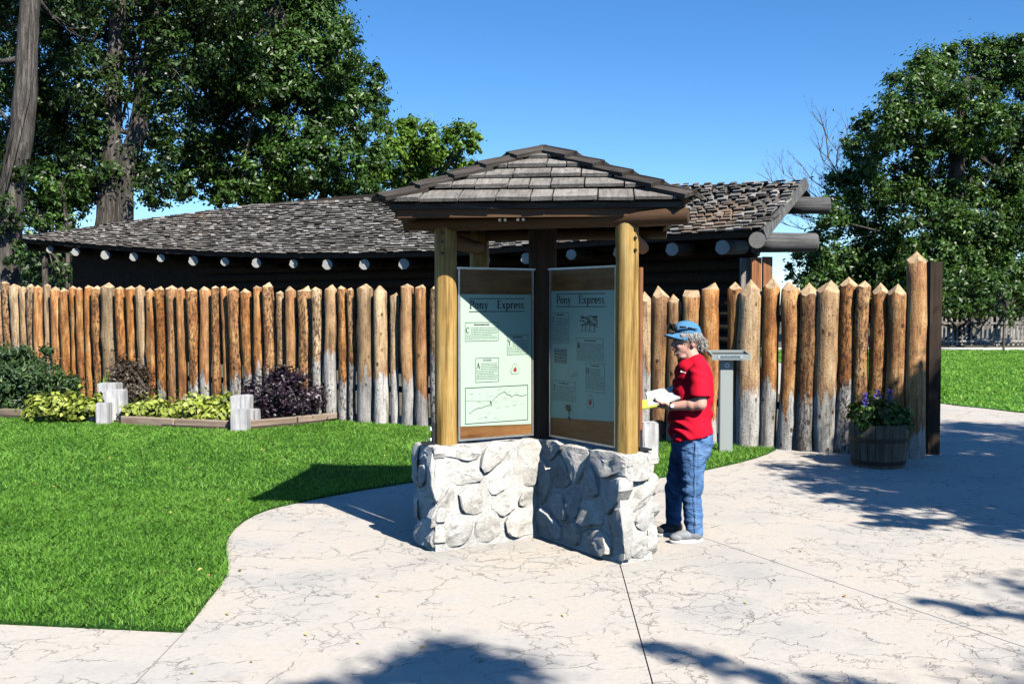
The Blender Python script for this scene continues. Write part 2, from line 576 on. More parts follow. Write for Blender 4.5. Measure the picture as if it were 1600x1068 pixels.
M['leaf_dark'] = leafmat('dark_leaves', ((0.006, 0.015, 0.003), (0.024, 0.056, 0.009), (0.092, 0.165, 0.038)), 0.16, 0.42, 0.4)
M['leaf_mid'] = leafmat('green_leaves', ((0.010, 0.026, 0.004), (0.036, 0.088, 0.012), (0.13, 0.23, 0.045)), 0.2, 0.42, 0.4)
M['leaf_lime'] = leafmat('lime_leaves', ((0.03, 0.075, 0.008), (0.095, 0.20, 0.020), (0.24, 0.36, 0.045)), 0.3, 0.45, 0.35)
M['leaf_bush'] = leafmat('shrub_leaves', ((0.012, 0.030, 0.008), (0.04, 0.085, 0.024), (0.11, 0.18, 0.055)), 0.15, 0.45, 0.4)
M['leaf_purple'] = leafmat('purple_leaves', ((0.010, 0.006, 0.009), (0.030, 0.016, 0.026), (0.075, 0.045, 0.065)), 0.1, 0.4, 0.45)
M['leaf_bronze'] = leafmat('bronze_leaves', ((0.022, 0.016, 0.010), (0.065, 0.048, 0.030), (0.15, 0.12, 0.085)), 0.1, 0.45, 0.4)
M['leaf_yellow'] = leafmat('yellow_green_leaves', ((0.06, 0.10, 0.014), (0.32, 0.39, 0.055), (0.56, 0.60, 0.17)), 0.25, 0.5, 0.3)
M['petal'] = leafmat('blue_petals', ((0.05, 0.03, 0.25), (0.12, 0.08, 0.50), (0.25, 0.18, 0.68)), 0.2)
M['iris'] = leafmat('iris_leaves', ((0.06, 0.12, 0.02), (0.17, 0.30, 0.05), (0.30, 0.44, 0.10)), 0.3)
M['picket'] = wood('old_picket', (0.12, 0.105, 0.09), (0.27, 0.25, 0.22), (0.42, 0.39, 0.35), 2, 0.85, 20, 0.4, 0.3)
M['skin'] = simple('skin', (0.56, 0.31, 0.235), 0.5, nscale=60, var=0.08, bmp=0.03)
M['shirt'] = simple('red_cotton', (0.56, 0.006, 0.026), 0.85, spec=0.15, nscale=300, var=0.07, bmp=0.12)
M['hair'] = simple('grey_hair', (0.30, 0.28, 0.265), 0.55, nscale=160, var=0.6, bmp=0.6)
M['cap_blue'] = simple('blue_cap_cloth', (0.07, 0.20, 0.36), 0.85, spec=0.15, nscale=220, var=0.15, bmp=0.1)
M['lens'] = simple('dark_lens', (0.012, 0.012, 0.014), 0.12)
M['eye'] = simple('eye_white', (0.7, 0.68, 0.65), 0.3, bmp=0)
M['lip'] = simple('lips', (0.38, 0.12, 0.10), 0.45, bmp=0)
M['sole'] = simple('white_shoe', (0.66, 0.66, 0.64), 0.6, nscale=70, var=0.1)
M['shoe_grey'] = simple('grey_shoe_mesh', (0.22, 0.225, 0.23), 0.7, nscale=150, var=0.3)
M['shoe_shaded'] = simple('shaded_shoe_mesh', (0.05, 0.05, 0.055), 0.7, nscale=150, var=0.3)  # darker copy of the shoe cloth, far foot's shade put into the colour


def denim():
    m, nt, b = newmat('denim')
    v = coords(nt, 'Object', rnd=False)
    tw = tnoise(nt, v, 420, 3, 0.6)
    a = tnoise(nt, v, 5, 4, 0.6)
    c = ramp(nt, a, [(0.3, (0.055, 0.125, 0.27)), (0.5, (0.09, 0.185, 0.36)), (0.7, (0.15, 0.26, 0.45))])
    c = mix(nt, 0.5, c, ramp(nt, tw, [(0.3, 0.7), (0.7, 1.2)]), 'MULTIPLY')
    L(nt, c, b.inputs['Base Color'])
    b.inputs['Roughness'].default_value = 0.9
    b.inputs['Specular IOR Level'].default_value = 0.1
    w = tnoise(nt, coords(nt, 'Object', (1, 1, 1.8), rnd=False), 9, 3, 0.5, 0.8)
    bump(nt, b, math_(nt, 'ADD', w, math_(nt, 'MULTIPLY', tw, 0.05)), 0.8, 0.035)
    return m


M['denim'] = denim()


# ------------------------------------------------------------------ leaf clouds and trees
def leaf_mesh(pts, nrm, length, width, tone, mat, droop=0.0):
    n = len(pts)
    nrm = nrm / np.maximum(np.linalg.norm(nrm, axis=1, keepdims=True), 1e-6)
    rv = rng.normal(size=(n, 3))
    t = np.cross(nrm, rv)
    t /= np.maximum(np.linalg.norm(t, axis=1, keepdims=True), 1e-6)
    if droop: 
        t[:, 2] -= droop
        t /= np.linalg.norm(t, axis=1, keepdims=True)
    s = np.cross(nrm, t)
    ln = (length * 1.15 * rng.uniform(0.6, 1.25, n))[:, None]
    wd = (width * 1.2 * rng.uniform(0.7, 1.2, n))[:, None]
    up = np.cross(t, s)
    v = np.empty((n, 4, 3))
    v[:, 0] = pts - t * ln * 0.5
    v[:, 1] = pts + s * wd * 0.5 + up * wd * 0.18
    v[:, 2] = pts + t * ln * 0.5 - up * ln * 0.12
    v[:, 3] = pts - s * wd * 0.5 + up * wd * 0.18
    me = bpy.data.meshes.new('leaves')
    me.vertices.add(n * 4)
    me.vertices.foreach_set('co', v.reshape(-1).astype(np.float32))
    me.loops.add(n * 4)
    me.loops.foreach_set('vertex_index', np.arange(n * 4, dtype=np.int32))
    me.polygons.add(n)
    me.polygons.foreach_set('loop_start', np.arange(0, n * 4, 4, dtype=np.int32))
    me.polygons.foreach_set('loop_total', np.full(n, 4, dtype=np.int32))
    me.update(calc_edges=True)
    at = me.attributes.new('tone', 'FLOAT', 'POINT')
    at.data.foreach_set('value', np.repeat(np.clip(tone, 0, 1), 4).astype(np.float32))
    me.materials.append(mat)
    return me


LEAF_K = 4.4


def blob_points(blobs, per_m2, clump=0.34, fill=0.35):
    """leaf positions and outward normals for a list of (centre, radius, density)"""
    P, Nn, T = [], [], []
    for (c, r, dens) in blobs:
        c = np.array(c)
        nc = min(400, max(7, int(11 * (r / 0.9) ** 2) + 8))
        nl = int(LEAF_K * per_m2 * dens * 4 * math.pi * r * r * 0.5)
        d = rng.normal(size=(nc, 3))
        d /= np.linalg.norm(d, axis=1, keepdims=True)
        rad = r * (1 - fill * rng.random(nc) ** 1.5) * rng.uniform(0.82, 1.12, nc)
        cc = c + d * rad[:, None]
        cs = (min(r, 1.2) * clump + 0.06 * r) * rng.uniform(0.5, 1.6, nc)
        ct = rng.uniform(-0.22, 0.22, nc)
        k = rng.integers(0, nc, nl)
        off = rng.normal(size=(nl, 3))
        off /= np.linalg.norm(off, axis=1, keepdims=True)
        off *= np.minimum(np.abs(rng.normal(0, 0.62, nl)), 1.35)[:, None] * cs[k][:, None]
        loose = rng.random(nl) < 0.12
        off[loose] *= 1.6
        off[:, 2] *= 0.75
        P.append(cc[k] + off)
        Nn.append(off / cs[k][:, None] * 0.8 + d[k] * 0.45 + rng.normal(size=(nl, 3)) * 0.45 + np.array([0, 0, 0.35]))
        T.append(np.clip(0.45 + ct[k] + rng.normal(size=nl) * 0.2, 0, 1))
    return np.concatenate(P), np.concatenate(Nn), np.concatenate(T)


def crown(parent, blobs, per_m2, length, width, mat, zmin=None, name='crown'):
    p, n, t = blob_points(blobs, per_m2)
    if zmin is not None:
        k = p[:, 2] > zmin
        p, n, t = p[k], n[k], t[k]
    p = p - np.array(parent.location)
    return link(name, leaf_mesh(p, n, length, width, t, mat), None, parent)


def branchy(mb, start, dirv, length, rad, depth, spread=0.6, seg=6, up=0.1):
    """a crooked limb with its forks"""
    pts, rr = [Vector(start)], [rad]
    d = Vector(dirv).normalized()
    n = 6
    for i in range(n):
        d = (d + Vector((random.uniform(-1, 1), random.uniform(-1, 1), random.uniform(-0.7, 0.9) + up)) * 0.22).normalized()
        pts.append(pts[-1] + d * length / n)
        rr.append(rad * (1 - 0.75 * (i + 1) / n))
    mb.tube(pts, rr, seg)
    if depth > 0:
        for k in range(random.randint(2, 4)):
            i = random.randint(2, n)
            nd = (d + Vector((random.uniform(-1, 1), random.uniform(-1, 1), random.uniform(-0.5, 1))) * spread).normalized()
            branchy(mb, pts[i], nd, length * random.uniform(0.45, 0.7), max(rr[i] * 0.7, 0.004), depth - 1, spread, max(4, seg - 1), up)


def trunk_mesh(mb, pts, rads, seg=12):
    """smooth trunk through the points"""
    P, Rr = [], []
    n = len(pts)
    for i in range(n - 1):
        for k in range(5):
            t = k / 5
            p0, p1, p2, p3 = (Vector(pts[max(i - 1, 0)]), Vector(pts[i]), Vector(pts[i + 1]), Vector(pts[min(i + 2, n - 1)]))
            P.append(0.5 * ((2 * p1) + (p2 - p0) * t + (2 * p0 - 5 * p1 + 4 * p2 - p3) * t * t + (3 * p1 - p0 - 3 * p2 + p3) * t ** 3))
            Rr.append(rads[i] * (1 - t) + rads[i + 1] * t)
    P.append(Vector(pts[-1]))
    Rr.append(rads[-1])
    mb.tube(P, Rr, seg, wob=0.16)


def tree(name, base, trunks, blobs, label, cat='tree', group=None, per_m2=120, leaf=(0.15, 0.07), mat='leaf_mid', limbs=8, zmin=None):
    root = empty(name, base, label, cat, group)
    mb = MB()
    b = Vector(base)
    for pts, rads in trunks:
        trunk_mesh(mb, [Vector(p) - b for p in pts], rads)
    tip = Vector(trunks[0][0][-1]) - b
    for i in range(limbs):
        c, r, _ = blobs[i % len(blobs)]
        pts0 = trunks[i % len(trunks)][0]
        s = Vector(random.choice(pts0[len(pts0) // 2:])) - b
        e = Vector(c) - b
        m_ = (s + e) * 0.5 + Vector((random.uniform(-.3, .3), random.uniform(-.3, .3), -0.15 * (e - s).length))
        mb.tube([s, (s + m_) * 0.5 + Vector((0, 0, -.05)), m_, (m_ + e) * 0.5, e], [0.11, 0.085, 0.06, 0.045, 0.02], 6)
        branchy(mb, m_, e - s + Vector((random.uniform(-1, 1), random.uniform(-1, 1), 0)), r * 1.2, 0.035, 1, 0.9, 5)
        branchy(mb, (m_ + e) * 0.5, e - s, r * 1.2, 0.03, 1, 0.9, 5)
    link('trunk', mb.mesh(True), M['bark'], root)
    crown(root, blobs, per_m2, leaf[0], leaf[1], M[mat], zmin)
    return root


def pblobs(lst, Y, jit=0.6):
    out = []
    for t in lst:
        x, y, r = t[:3]
        d = t[3] if len(t) > 3 else 1.0
        YY = Y + (t[4] if len(t) > 4 else random.uniform(-jit, jit))
        out.append((pix(x, y, YY), r / F * YY, d))
    return out


# ------------------------------------------------------------------ ground
def poly_prism(name, pts, z, thick, mat, kind='structure'):
    n = len(pts)
    vs = [(p[0], p[1], z) for p in pts] + [(p[0], p[1], z - thick) for p in pts]
    fs = [tuple(range(n)), tuple(range(2 * n - 1, n - 1, -1))]
    fs += [(i, i + n, (i + 1) % n + n, (i + 1) % n) for i in range(n)]
    me = mesh(vs, fs)
    bm = bmesh.new()
    bm.from_mesh(me)
    bmesh.ops.recalc_face_normals(bm, faces=bm.faces)
    bmesh.ops.triangulate(bm, faces=[f for f in bm.faces if len(f.verts) > 4])
    bm.to_mesh(me)
    bm.free()
    o = link(name, me, mat)
    if kind: o['kind'] = kind
    return o


def area2(p):
    return sum(p[i][0] * p[(i + 1) % len(p)][1] - p[(i + 1) % len(p)][0] * p[i][1] for i in range(len(p)))


def clip(poly, p, n):
    """keep the side where (q-p).n >= 0"""
    out = []
    for i in range(len(poly)):
        a, b = poly[i], poly[(i + 1) % len(poly)]
        da = (a[0] - p[0]) * n[0] + (a[1] - p[1]) * n[1]
        db = (b[0] - p[0]) * n[0] + (b[1] - p[1]) * n[1]
        if da >= 0: out.append(a)
        if (da >= 0) != (db >= 0):
            t = da / (da - db)
            out.append((a[0] + (b[0] - a[0]) * t, a[1] + (b[1] - a[1]) * t))
    return out


poly_prism('ground', [(-900, -300), (900, -300), (900, 1500), (-900, 1500)], -0.09, 0.3, M['earth'])
poly_prism('pavement_bed', [(-14, -14), (40, -14), (40, 40), (-14, 40)], -0.016, 0.06, M['joint'])
g2 = lambda x, y: tuple(gp(x, y)[:2])
j1a, j1b = g2(972, 893), g2(1020, 1068)
j2a, j2b = g2(1095, 838), g2(1600, 1010)
j3a, j3b = g2(285, 990), g2(210, 1068)


def side(a, b):
    d = Vector((b[0] - a[0], b[1] - a[1])).normalized()
    return (-d.y, d.x)


GAP = 0.0035
rect = [(-14, -14), (40, -14), (40, 40), (-14, 40)]


def split(poly, a, b, gap=GAP):
    n = side(a, b)
    m_ = (-n[0], -n[1])
    pa = (a[0] + n[0] * gap, a[1] + n[1] * gap)
    pb = (a[0] - n[0] * gap, a[1] - n[1] * gap)
    return [q for q in (clip(poly, pa, n), clip(poly, pb, m_)) if len(q) > 2]


# joint 3 parts off the left slab, joint 1 the middle, joint 2 the right-hand fan
s3 = split(rect, j3a, j3b)
left = min(s3, key=lambda q: sum(p[0] for p in q) / len(q))
rest = max(s3, key=lambda q: sum(p[0] for p in q) / len(q))
s1 = split(rest, j1a, j1b)
midp = min(s1, key=lambda q: sum(p[0] for p in q) / len(q))
rgt = max(s1, key=lambda q: sum(p[0] for p in q) / len(q))
n3 = side(j3a, j3b)
sg3 = 1 if min(s3, key=lambda q: sum(p[0] for p in q) / len(q)) is s3[0] else -1
extra = clip(clip(rect, (j3a[0] - sg3 * n3[0] * GAP, j3a[1] - sg3 * n3[1] * GAP), (sg3 * n3[0], sg3 * n3[1])), (0, 5.56), (0, 1))
left = clip(left, (0, 5.56), (0, -1))
slabs = [left, extra, midp] + split(rgt, j2a, j2b)
for q in slabs:
    poly_prism('pavement', q, 0.0, 0.014, M['pave'])


# fence line in plan
FL = [(4.60, 11.80), (2.74, 12.80), (0.70, 13.82), (-1.35, 14.82), (-2.42, 15.38), (-5.9, 17.5), (-9.9, 20.0), (-14.0, 22.6)]


def fence_y(x):
    xs = [p[0] for p in FL][::-1]
    ys = [p[1] for p in FL][::-1]
    return float(np.interp(x, xs, ys))


def fence_at(px):
    lo, hi = -14.0, 4.9
    for _ in range(50):
        m_ = (lo + hi) / 2
        if 800 + m_ / fence_y(m_) * F < px: lo = m_
        else: hi = m_
    return Vector((lo, fence_y(lo), 0))


edge_px = [(285, 988), (300, 972), (316, 950), (332, 930), (347, 911), (356, 895), (357, 880), (354, 866), (354, 850), (358, 837), (368, 825), (382, 814), (398, 805), (418, 797), (440, 791), (500, 778), (560, 767), (640, 754), (720, 748), (850, 749), (940, 751), (1028, 747), (1070, 741), (1110, 733), (1150, 724), (1180, 716), (1200, 709), (1213, 702)]
edging_px = [(530, 658), (500, 662), (450, 667), (410, 671), (372, 673), (320, 672), (270, 669), (215, 665), (165, 660), (100, 657), (0, 654)]
lawn_poly = [(-13, 6.85), (-2.72, 5.62)] + [g2(*p) for p in edge_px] + [(p.x, p.y - 0.02) for p in (fence_at(q) for q in (1205, 1150, 1050, 950, 850, 750, 650, 560, 532))] + [g2(*p) for p in edging_px] + [(-10.5, 16.6), (-13, 17.2)]
poly_prism('lawn', lawn_poly, 0.014, 0.05, M['lawn'])
bed_poly = [g2(*p) for p in edging_px] + [(-10.5, 16.6), (-13, 17.2)] + [(x, fence_y(x) - 0.02) for x in (-13, -9.9, -5.9, -2.5)]
poly_prism('planting_bed', bed_poly, 0.05, 0.1, M['soil'])
yard = [(x, fence_y(x) + 0.02) for x in (-14, -9.9, -5.9, -2.42, -1.35, 0.7, 2.74, 4.6)] + [(4.75, 13), (5.2, 22), (5.4, 45), (-40, 60), (-40, 24)]
poly_prism('yard_earth', yard, 0.006, 0.05, M['earth'])
rl_px = [(1380, 618), (1440, 626), (1470, 630), (1500, 634), (1540, 638), (1580, 643), (1620, 647), (1680, 654), (1760, 664), (1900, 684)]
far_lawn = [g2(*p) for p in rl_px] + [(20, 14), (44, 16), (44, 39), (8.5, 39)]
poly_prism('far_lawn', far_lawn, 0.014, 0.05, M['farlawn'])
poly_prism('far_path', [(8.2, 39.1), (46, 39.1), (46, 41.6), (8.2, 41.6)], 0.012, 0.05, simple('pale_concrete', (0.55, 0.53, 0.5), 0.8))


def inside(poly, x, y):
    r = np.zeros(len(x), bool)
    n = len(poly)
    for i in range(n):
        x1, y1 = poly[i][0], poly[i][1]
        x2, y2 = poly[(i + 1) % n][0], poly[(i + 1) % n][1]
        if y1 == y2: continue
        c = ((y1 > y) != (y2 > y)) & (x < (x2 - x1) * (y - y1) / (y2 - y1) + x1)
        r ^= c
    return r


def grass(name, poly, xr, yr, dens, h, w, lab, ymax_frac=0.56, z=0.012, h_noise=True):
    A = (xr[1] - xr[0]) * (yr[1] - yr[0])
    n = int(A * dens)
    x = rng.uniform(*xr, n)
    y = rng.uniform(*yr, n)
    k = inside(poly, x + rng.normal(0, 0.016, n), y + rng.normal(0, 0.016, n)) & (np.abs(x) < ymax_frac * y + 0.3)
    x, y = x[k], y[k]
    n = len(x)
    gx, gy = np.meshgrid(np.linspace(xr[0], xr[1], 120), np.linspace(yr[0], yr[1], 120))
    gv = np.array([noise.noise(Vector((a * 0.9, b * 0.9, 3.0))) * 0.8 + noise.noise(Vector((a * 3.1, b * 3.1, 7.0))) * 0.6 for a, b in zip(gx.ravel(), gy.ravel())]).reshape(120, 120)
    patch = gv[np.clip(((y - yr[0]) / (yr[1] - yr[0]) * 119).round().astype(int), 0, 119), np.clip(((x - xr[0]) / (xr[1] - xr[0]) * 119).round().astype(int), 0, 119)]
    tl = rng.random(n) < 0.02
    hh = h * rng.uniform(0.55, 1.25, n) * (1 + 0.35 * patch) * np.where(tl, 1.5, 1)
    wide = w * (0.7 + 0.045 * y) * rng.uniform(0.7, 1.3, n)
    a = rng.uniform(0, 2 * np.pi, n)
    lean = rng.normal(0, 0.62, (n, 2))
    v = np.empty((n, 5, 3))
    cx, sx = np.cos(a) * wide * 0.5, np.sin(a) * wide * 0.5
    v[:, 0] = np.stack([x - cx, y - sx, np.full(n, z)], 1)
    v[:, 1] = np.stack([x + cx, y + sx, np.full(n, z)], 1)
    mx, my = x + lean[:, 0] * hh * 0.4, y + lean[:, 1] * hh * 0.4
    v[:, 2] = np.stack([mx + cx * .8, my + sx * .8, z + hh * 0.6], 1)
    v[:, 3] = np.stack([x + lean[:, 0] * hh * 1.15, y + lean[:, 1] * hh * 1.15, z + hh * 0.95], 1)
    v[:, 4] = np.stack([mx - cx * .8, my - sx * .8, z + hh * 0.6], 1)
    me = bpy.data.meshes.new('grass')
    me.vertices.add(n * 5)
    me.vertices.foreach_set('co', v.reshape(-1).astype(np.float32))
    me.loops.add(n * 5)
    me.loops.foreach_set('vertex_index', np.arange(n * 5, dtype=np.int32))
    me.polygons.add(n)
    me.polygons.foreach_set('loop_start', np.arange(0, n * 5, 5, dtype=np.int32))
    me.polygons.foreach_set('loop_total', np.full(n, 5, dtype=np.int32))
    me.update(calc_edges=True)
    tone = np.clip(0.42 + 0.3 * patch + rng.normal(0, 0.2, n) + np.where(rng.random(n) < 0.02, 0.4, 0), 0, 1)
    at = me.attributes.new('tone', 'FLOAT', 'POINT')
    at.data.foreach_set('value', np.repeat(tone, 5).astype(np.float32))
    return tag(link(name, me, M['blade']), lab, 'grass', None, 'stuff')


grass('grass', lawn_poly, (-4.6, 3.0), (5.3, 9.6), 7500, 0.031, 0.0036, 'short bright green grass of the lawn in front of the log fence')
grass('grass', lawn_poly, (-9.0, 3.2), (9.6, 17.2), 2600, 0.034, 0.0046, 'short bright green grass of the lawn towards the log fence')
grass('grass', far_lawn, (6.0, 20), (14.0, 38.9), 330, 0.05, 0.014, 'mown green grass of the lawn beyond the tall gate post')


def litter():
    mb_p, mb_n = [], []
    for (x, y) in [(905, 0), (393, 1032), (355, 958), (1310, 790), (700, 880), (830, 930), (590, 930), (478, 990), (660, 1010), (375, 890), (1210, 905), (1165, 940), (1480, 905), (560, 1003), (300, 1050), (1110, 870), (1320, 930), (880, 960), (1250, 860)]:
        if y: mb_p.append(tuple(gp(x, y, 0.008)))
    for _ in range(60):
        mb_p.append((random.uniform(-4.5, -0.6), random.uniform(6, 14), 0.06))
    p = np.array([q for q in mb_p if q[2] < 0.02 or inside(lawn_poly, np.array([q[0]]), np.array([q[1]]))[0]])
    n = np.tile([0, 0, 1.0], (len(p), 1)) + rng.normal(size=(len(p), 3)) * 0.25
    me = leaf_mesh(p, n, 0.035, 0.02, rng.random(len(p)), leafmat('fallen_leaf', ((0.16, 0.09, 0.04), (0.42, 0.30, 0.07), (0.6, 0.5, 0.2)), 0.1))
    tag(link('fallen_leaves', me, None), 'tiny yellow and tan leaves fallen on the pavement and lawn', 'leaves', None, 'stuff')


litter()

# ------------------------------------------------------------------ palisade fence
def log_mesh(r, h, tip, seed, rings=11, seg=14, style=0):
    rnd = random.Random(seed)
    vs, fs, mi = [], [], []
    ox, oy = rnd.uniform(-9, 9), rnd.uniform(-9, 9)
    body = h - tip
    a0 = rnd.uniform(0, 6.28)
    bow = rnd.uniform(-0.012, 0.012)
    knots = [(rnd.uniform(0, 6.28), rnd.uniform(0.15, body), rnd.uniform(0.006, 0.014)) for _ in range(7)]
    nf = 4 if style != 1 else 2
    for i in range(rings):
        t = i / (rings - 1)
        z = -0.08 + (body + 0.08) * t
        cx = bow * math.sin(t * 3.1) + 0.02 * noise.noise(Vector((ox, oy, z * 1.3)))
        cy = 0.012 * noise.noise(Vector((oy, ox, z * 1.3)))
        for k in range(seg):
            th = 2 * math.pi * k / seg
            rr = r * (1.06 - 0.10 * t) * (1 + 0.13 * noise.noise(Vector((ox + math.cos(th) * 0.9, oy + math.sin(th) * 0.9, z * 1.6))))
            for (ka, kz, kh) in knots:
                da = abs((th - ka + math.pi) % (2 * math.pi) - math.pi)
                if da < 0.5 and abs(z - kz) < 0.11: rr += kh
            zz = z
            if i == rings - 1:
                zz += tip * 0.42 * (0.5 - abs(math.cos(nf / 2 * (th - a0)))) * (1.0 if style != 2 else 0.3)
            vs.append((cx + rr * math.cos(th), cy + rr * math.sin(th), zz))
    for i in range(rings - 1):
        for k in range(seg):
            k2 = (k + 1) % seg
            fs.append((i * seg + k, i * seg + k2, (i + 1) * seg + k2, (i + 1) * seg + k))
            mi.append(0)
    last = (rings - 1) * seg
    base = len(vs)
    lx, ly = rnd.uniform(-.3, .3) * r, rnd.uniform(-.3, .3) * r
    for k in range(seg):
        x, y, z = vs[last + k]
        if style == 1:      # chisel: a ridge instead of a point
            c, s = math.cos(a0 + 1.57), math.sin(a0 + 1.57)
            pr = x * c + y * s
            vs.append((lx + c * pr * 0.75, ly + s * pr * 0.75, h - tip * 0.06 * rnd.random()))
        elif style == 2:    # almost flat saw cut
            vs.append((x * 0.45 + lx, y * 0.45 + ly, h - tip * 0.35 + 0.3 * x))
        else:
            vs.append((lx + (x - lx) * 0.22, ly + (y - ly) * 0.22, h - tip * 0.22))
    for k in range(seg):
        k2 = (k + 1) % seg
        fs.append((last + k, last + k2, base + k2, base + k))
        mi.append(1)
    vs.append((lx, ly, h - (tip * 0.3 if style == 2 else 0)))
    for k in range(seg):
        fs.append((base + k, base + (k + 1) % seg, len(vs) - 1))
        mi.append(1)
    me = mesh(vs, fs, False, mi)
    me.polygons.foreach_set('use_smooth', [m_ == 0 for m_ in mi])
    me.update()
    return me


# (pixel x of the centre, pixel width, pixel y of the top, rust 0-1, grey height m, brightness, tip style)
LOGS = [(-78, 14, 452, .6, .3, 1, 0), (-62, 14, 450, .8, .2, 1, 0), (-46, 15, 452, .5, .4, 1, 0), (-30, 13, 449, .7, .2, 1, 0), (-14, 14, 452, .6, .3, 1, 0),
        (3, 14, 452, .35, .2, 1.0, 0), (14, 12, 439, .45, .2, .95, 0), (27, 17, 443, .05, .9, 1.05, 0), (40.5, 13, 447, .25, .4, .9, 0), (52, 13, 443, .3, .5, .95, 0), (64, 14, 445, .8, .2, 1.0, 0), (77, 11, 443, .2, .5, .9, 0), (91, 16, 447, .85, .2, 1.05, 0), (105, 15, 450, 1, .1, 1.0, 0), (119, 11, 446, .9, .1, .85, 0), (130, 11, 448, .85, .1, .9, 0), (142, 13, 445, 1, .0, 1.08, 0), (156, 16, 446, .75, .1, .9, 0), (173, 22, 441, .1, .3, .62, 0), (193, 16, 447, .9, .1, 1.0, 0), (209, 15, 446, .95, .1, .95, 0), (224, 15, 445, .15, .8, .95, 0), (238, 15, 450, .9, .05, .95, 0), (254, 15, 447, 1, .05, .85, 0), (270, 18, 445, .7, .05, 1.08, 0), (287, 14, 448, .75, .45, 1.0, 0), (304, 17, 448, .9, .2, 1.0, 0), (322, 17, 447, .7, .65, 1.1, 0), (339, 13, 446, .8, .2, .9, 0), (353, 11, 446, .75, .3, .9, 0), (369, 19, 447, .8, .85, 1.0, 0), (388, 17, 450, .85, .65, .9, 0), (404, 14, 446, 1, .5, .95, 0), (422, 18, 441, .75, .5, 1.05, 2), (439, 12, 454, .4, .4, .9, 0), (457, 17, 447, .7, .55, 1.05, 1), (477, 20, 447, .7, .55, 1.0, 2), (498, 16, 448, .1, 1.0, 1.08, 0), (518, 19, 445, .35, .85, 1.08, 2), (536, 15, 446, .85, .55, .9, 0), (551, 11, 449, .7, .8, .85, 0), (571, 25, 443, .2, .95, .82, 0), (596, 22, 446, .1, 1.0, 1.1, 1), (617, 13, 457, .05, 1.0, 1.05, 2), (637, 21, 443, .55, .75, 1.0, 0), (660, 18, 444, .8, .7, .85, 0), (681, 15, 446, .2, .85, .75, 0),
        (704, 20, 446, .6, .5, 1, 0), (728, 20, 446, .7, .5, 1, 0), (751, 19, 447, .3, .7, 1, 0), (775, 21, 444, .6, .5, 1, 0), (800, 20, 446, .8, .4, 1, 0), (825, 22, 445, .5, .6, 1, 0), (851, 22, 445, .4, .7, 1, 0), (877, 21, 444, .7, .4, 1, 0), (903, 22, 446, .6, .5, 1, 0), (930, 23, 444, .3, .8, 1, 0), (957, 22, 445, .7, .5, 1, 0), (983, 22, 444, .6, .6, 1, 0),
        (1006, 22, 455, .15, .9, 1.02, 0), (1029, 24, 446, .6, .15, .72, 0), (1052, 20, 459, .55, .3, .8, 0), (1077, 24, 453, .85, .2, .95, 1), (1108, 26, 441, .9, .2, 1.02, 2), (1146, 20, 440, 1, .55, .72, 0), (1171, 33, 436, .12, .78, 1.0, 0), (1201, 24, 432, .8, .70, .95, 0), (1231, 27, 439, .75, .55, 1.1, 0), (1260, 26, 441, .75, .7, .6, 0), (1291, 32, 437, .3, .8, 1.0, 0), (1321, 25, 432, .85, .72, .9, 0), (1344, 19, 438, .7, .72, .95, 0), (1370, 26, 441, .9, .45, 1.0, 0), (1397, 27, 443, .8, .45, 1.0, 0)]
fence = empty('palisade_fence', (0, 14.2, 0), 'long palisade fence of pointed upright logs across the middle of the scene', 'fence')
for i, (px, w, ty, rust, gh, br, st) in enumerate(LOGS):
    p = fence_at(px)
    dpx = 1 if px > 600 else 0.95
    r = w / F * p.y * 0.5 * (1.13 if px > 990 else 1.03)
    h = CAMZ + (475 - ty) / F * p.y
    tip = r * ((1.05 if px > 990 else 0.65) * random.uniform(.8, 1.2) if st == 0 else 0.75)
    o = link('log', log_mesh(r, h, tip, 100 + i, style=st), [M['log'], M['cut']], fence)
    o.location = (p.x, p.y - 14.2 + random.uniform(-.025, .025), 0)
    lean = 0.022 * max(-1, min(1, (px - 800) / 560)) + random.uniform(-.006, .006)
    o.rotation_euler = (random.uniform(-.01, .008), lean, 0)
    o.color = (min(1, rust * random.uniform(.85, 1.1)), max(0, gh + (random.uniform(-.35, .3) if px < 700 else random.uniform(-.12, .12))) / 2 * 0.92, br / 2 * random.uniform(.88, 1.06), 1)
# two rails behind tie the logs together
mb = MB()
xs = np.linspace(-13.5, 4.3, 20)
for z in (0.5, 1.55):
    mb.tube([(x, fence_y(x) + 0.17 - 14.2, z) for x in xs], 0.05, 6)
link('rail', mb.mesh(True), M['dark_wood'], fence)

gpost = empty('gate_post', (fence_at(1432).x, fence_at(1432).y, 0), 'tall pointed log gate post at the right end of the palisade', 'post')
P_ = gpost.location
o = link('log', log_mesh(31 / F * P_.y * 0.5, CAMZ + (475 - 392) / F * P_.y, 0.12, 777), [M['log'], M['cut']], gpost)
o.color = (.62, .12, .5, 1)
dpost = empty('dark_post', pix(1455, 700, P_.y + 0.28) * 1, 'square post, shade put into its dark colour, standing just behind the tall pointed gate post', 'post')
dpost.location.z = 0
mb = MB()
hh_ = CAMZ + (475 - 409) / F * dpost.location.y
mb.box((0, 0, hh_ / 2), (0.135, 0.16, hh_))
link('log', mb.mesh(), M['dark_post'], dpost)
mb = MB()
for z in (0.35, 1.15, 1.95):
    mb.box((-0.02, 0.085, z), (0.10, 0.012, 0.06))
link('hinge_strap', mb.mesh(), M['black_metal'], dpost)

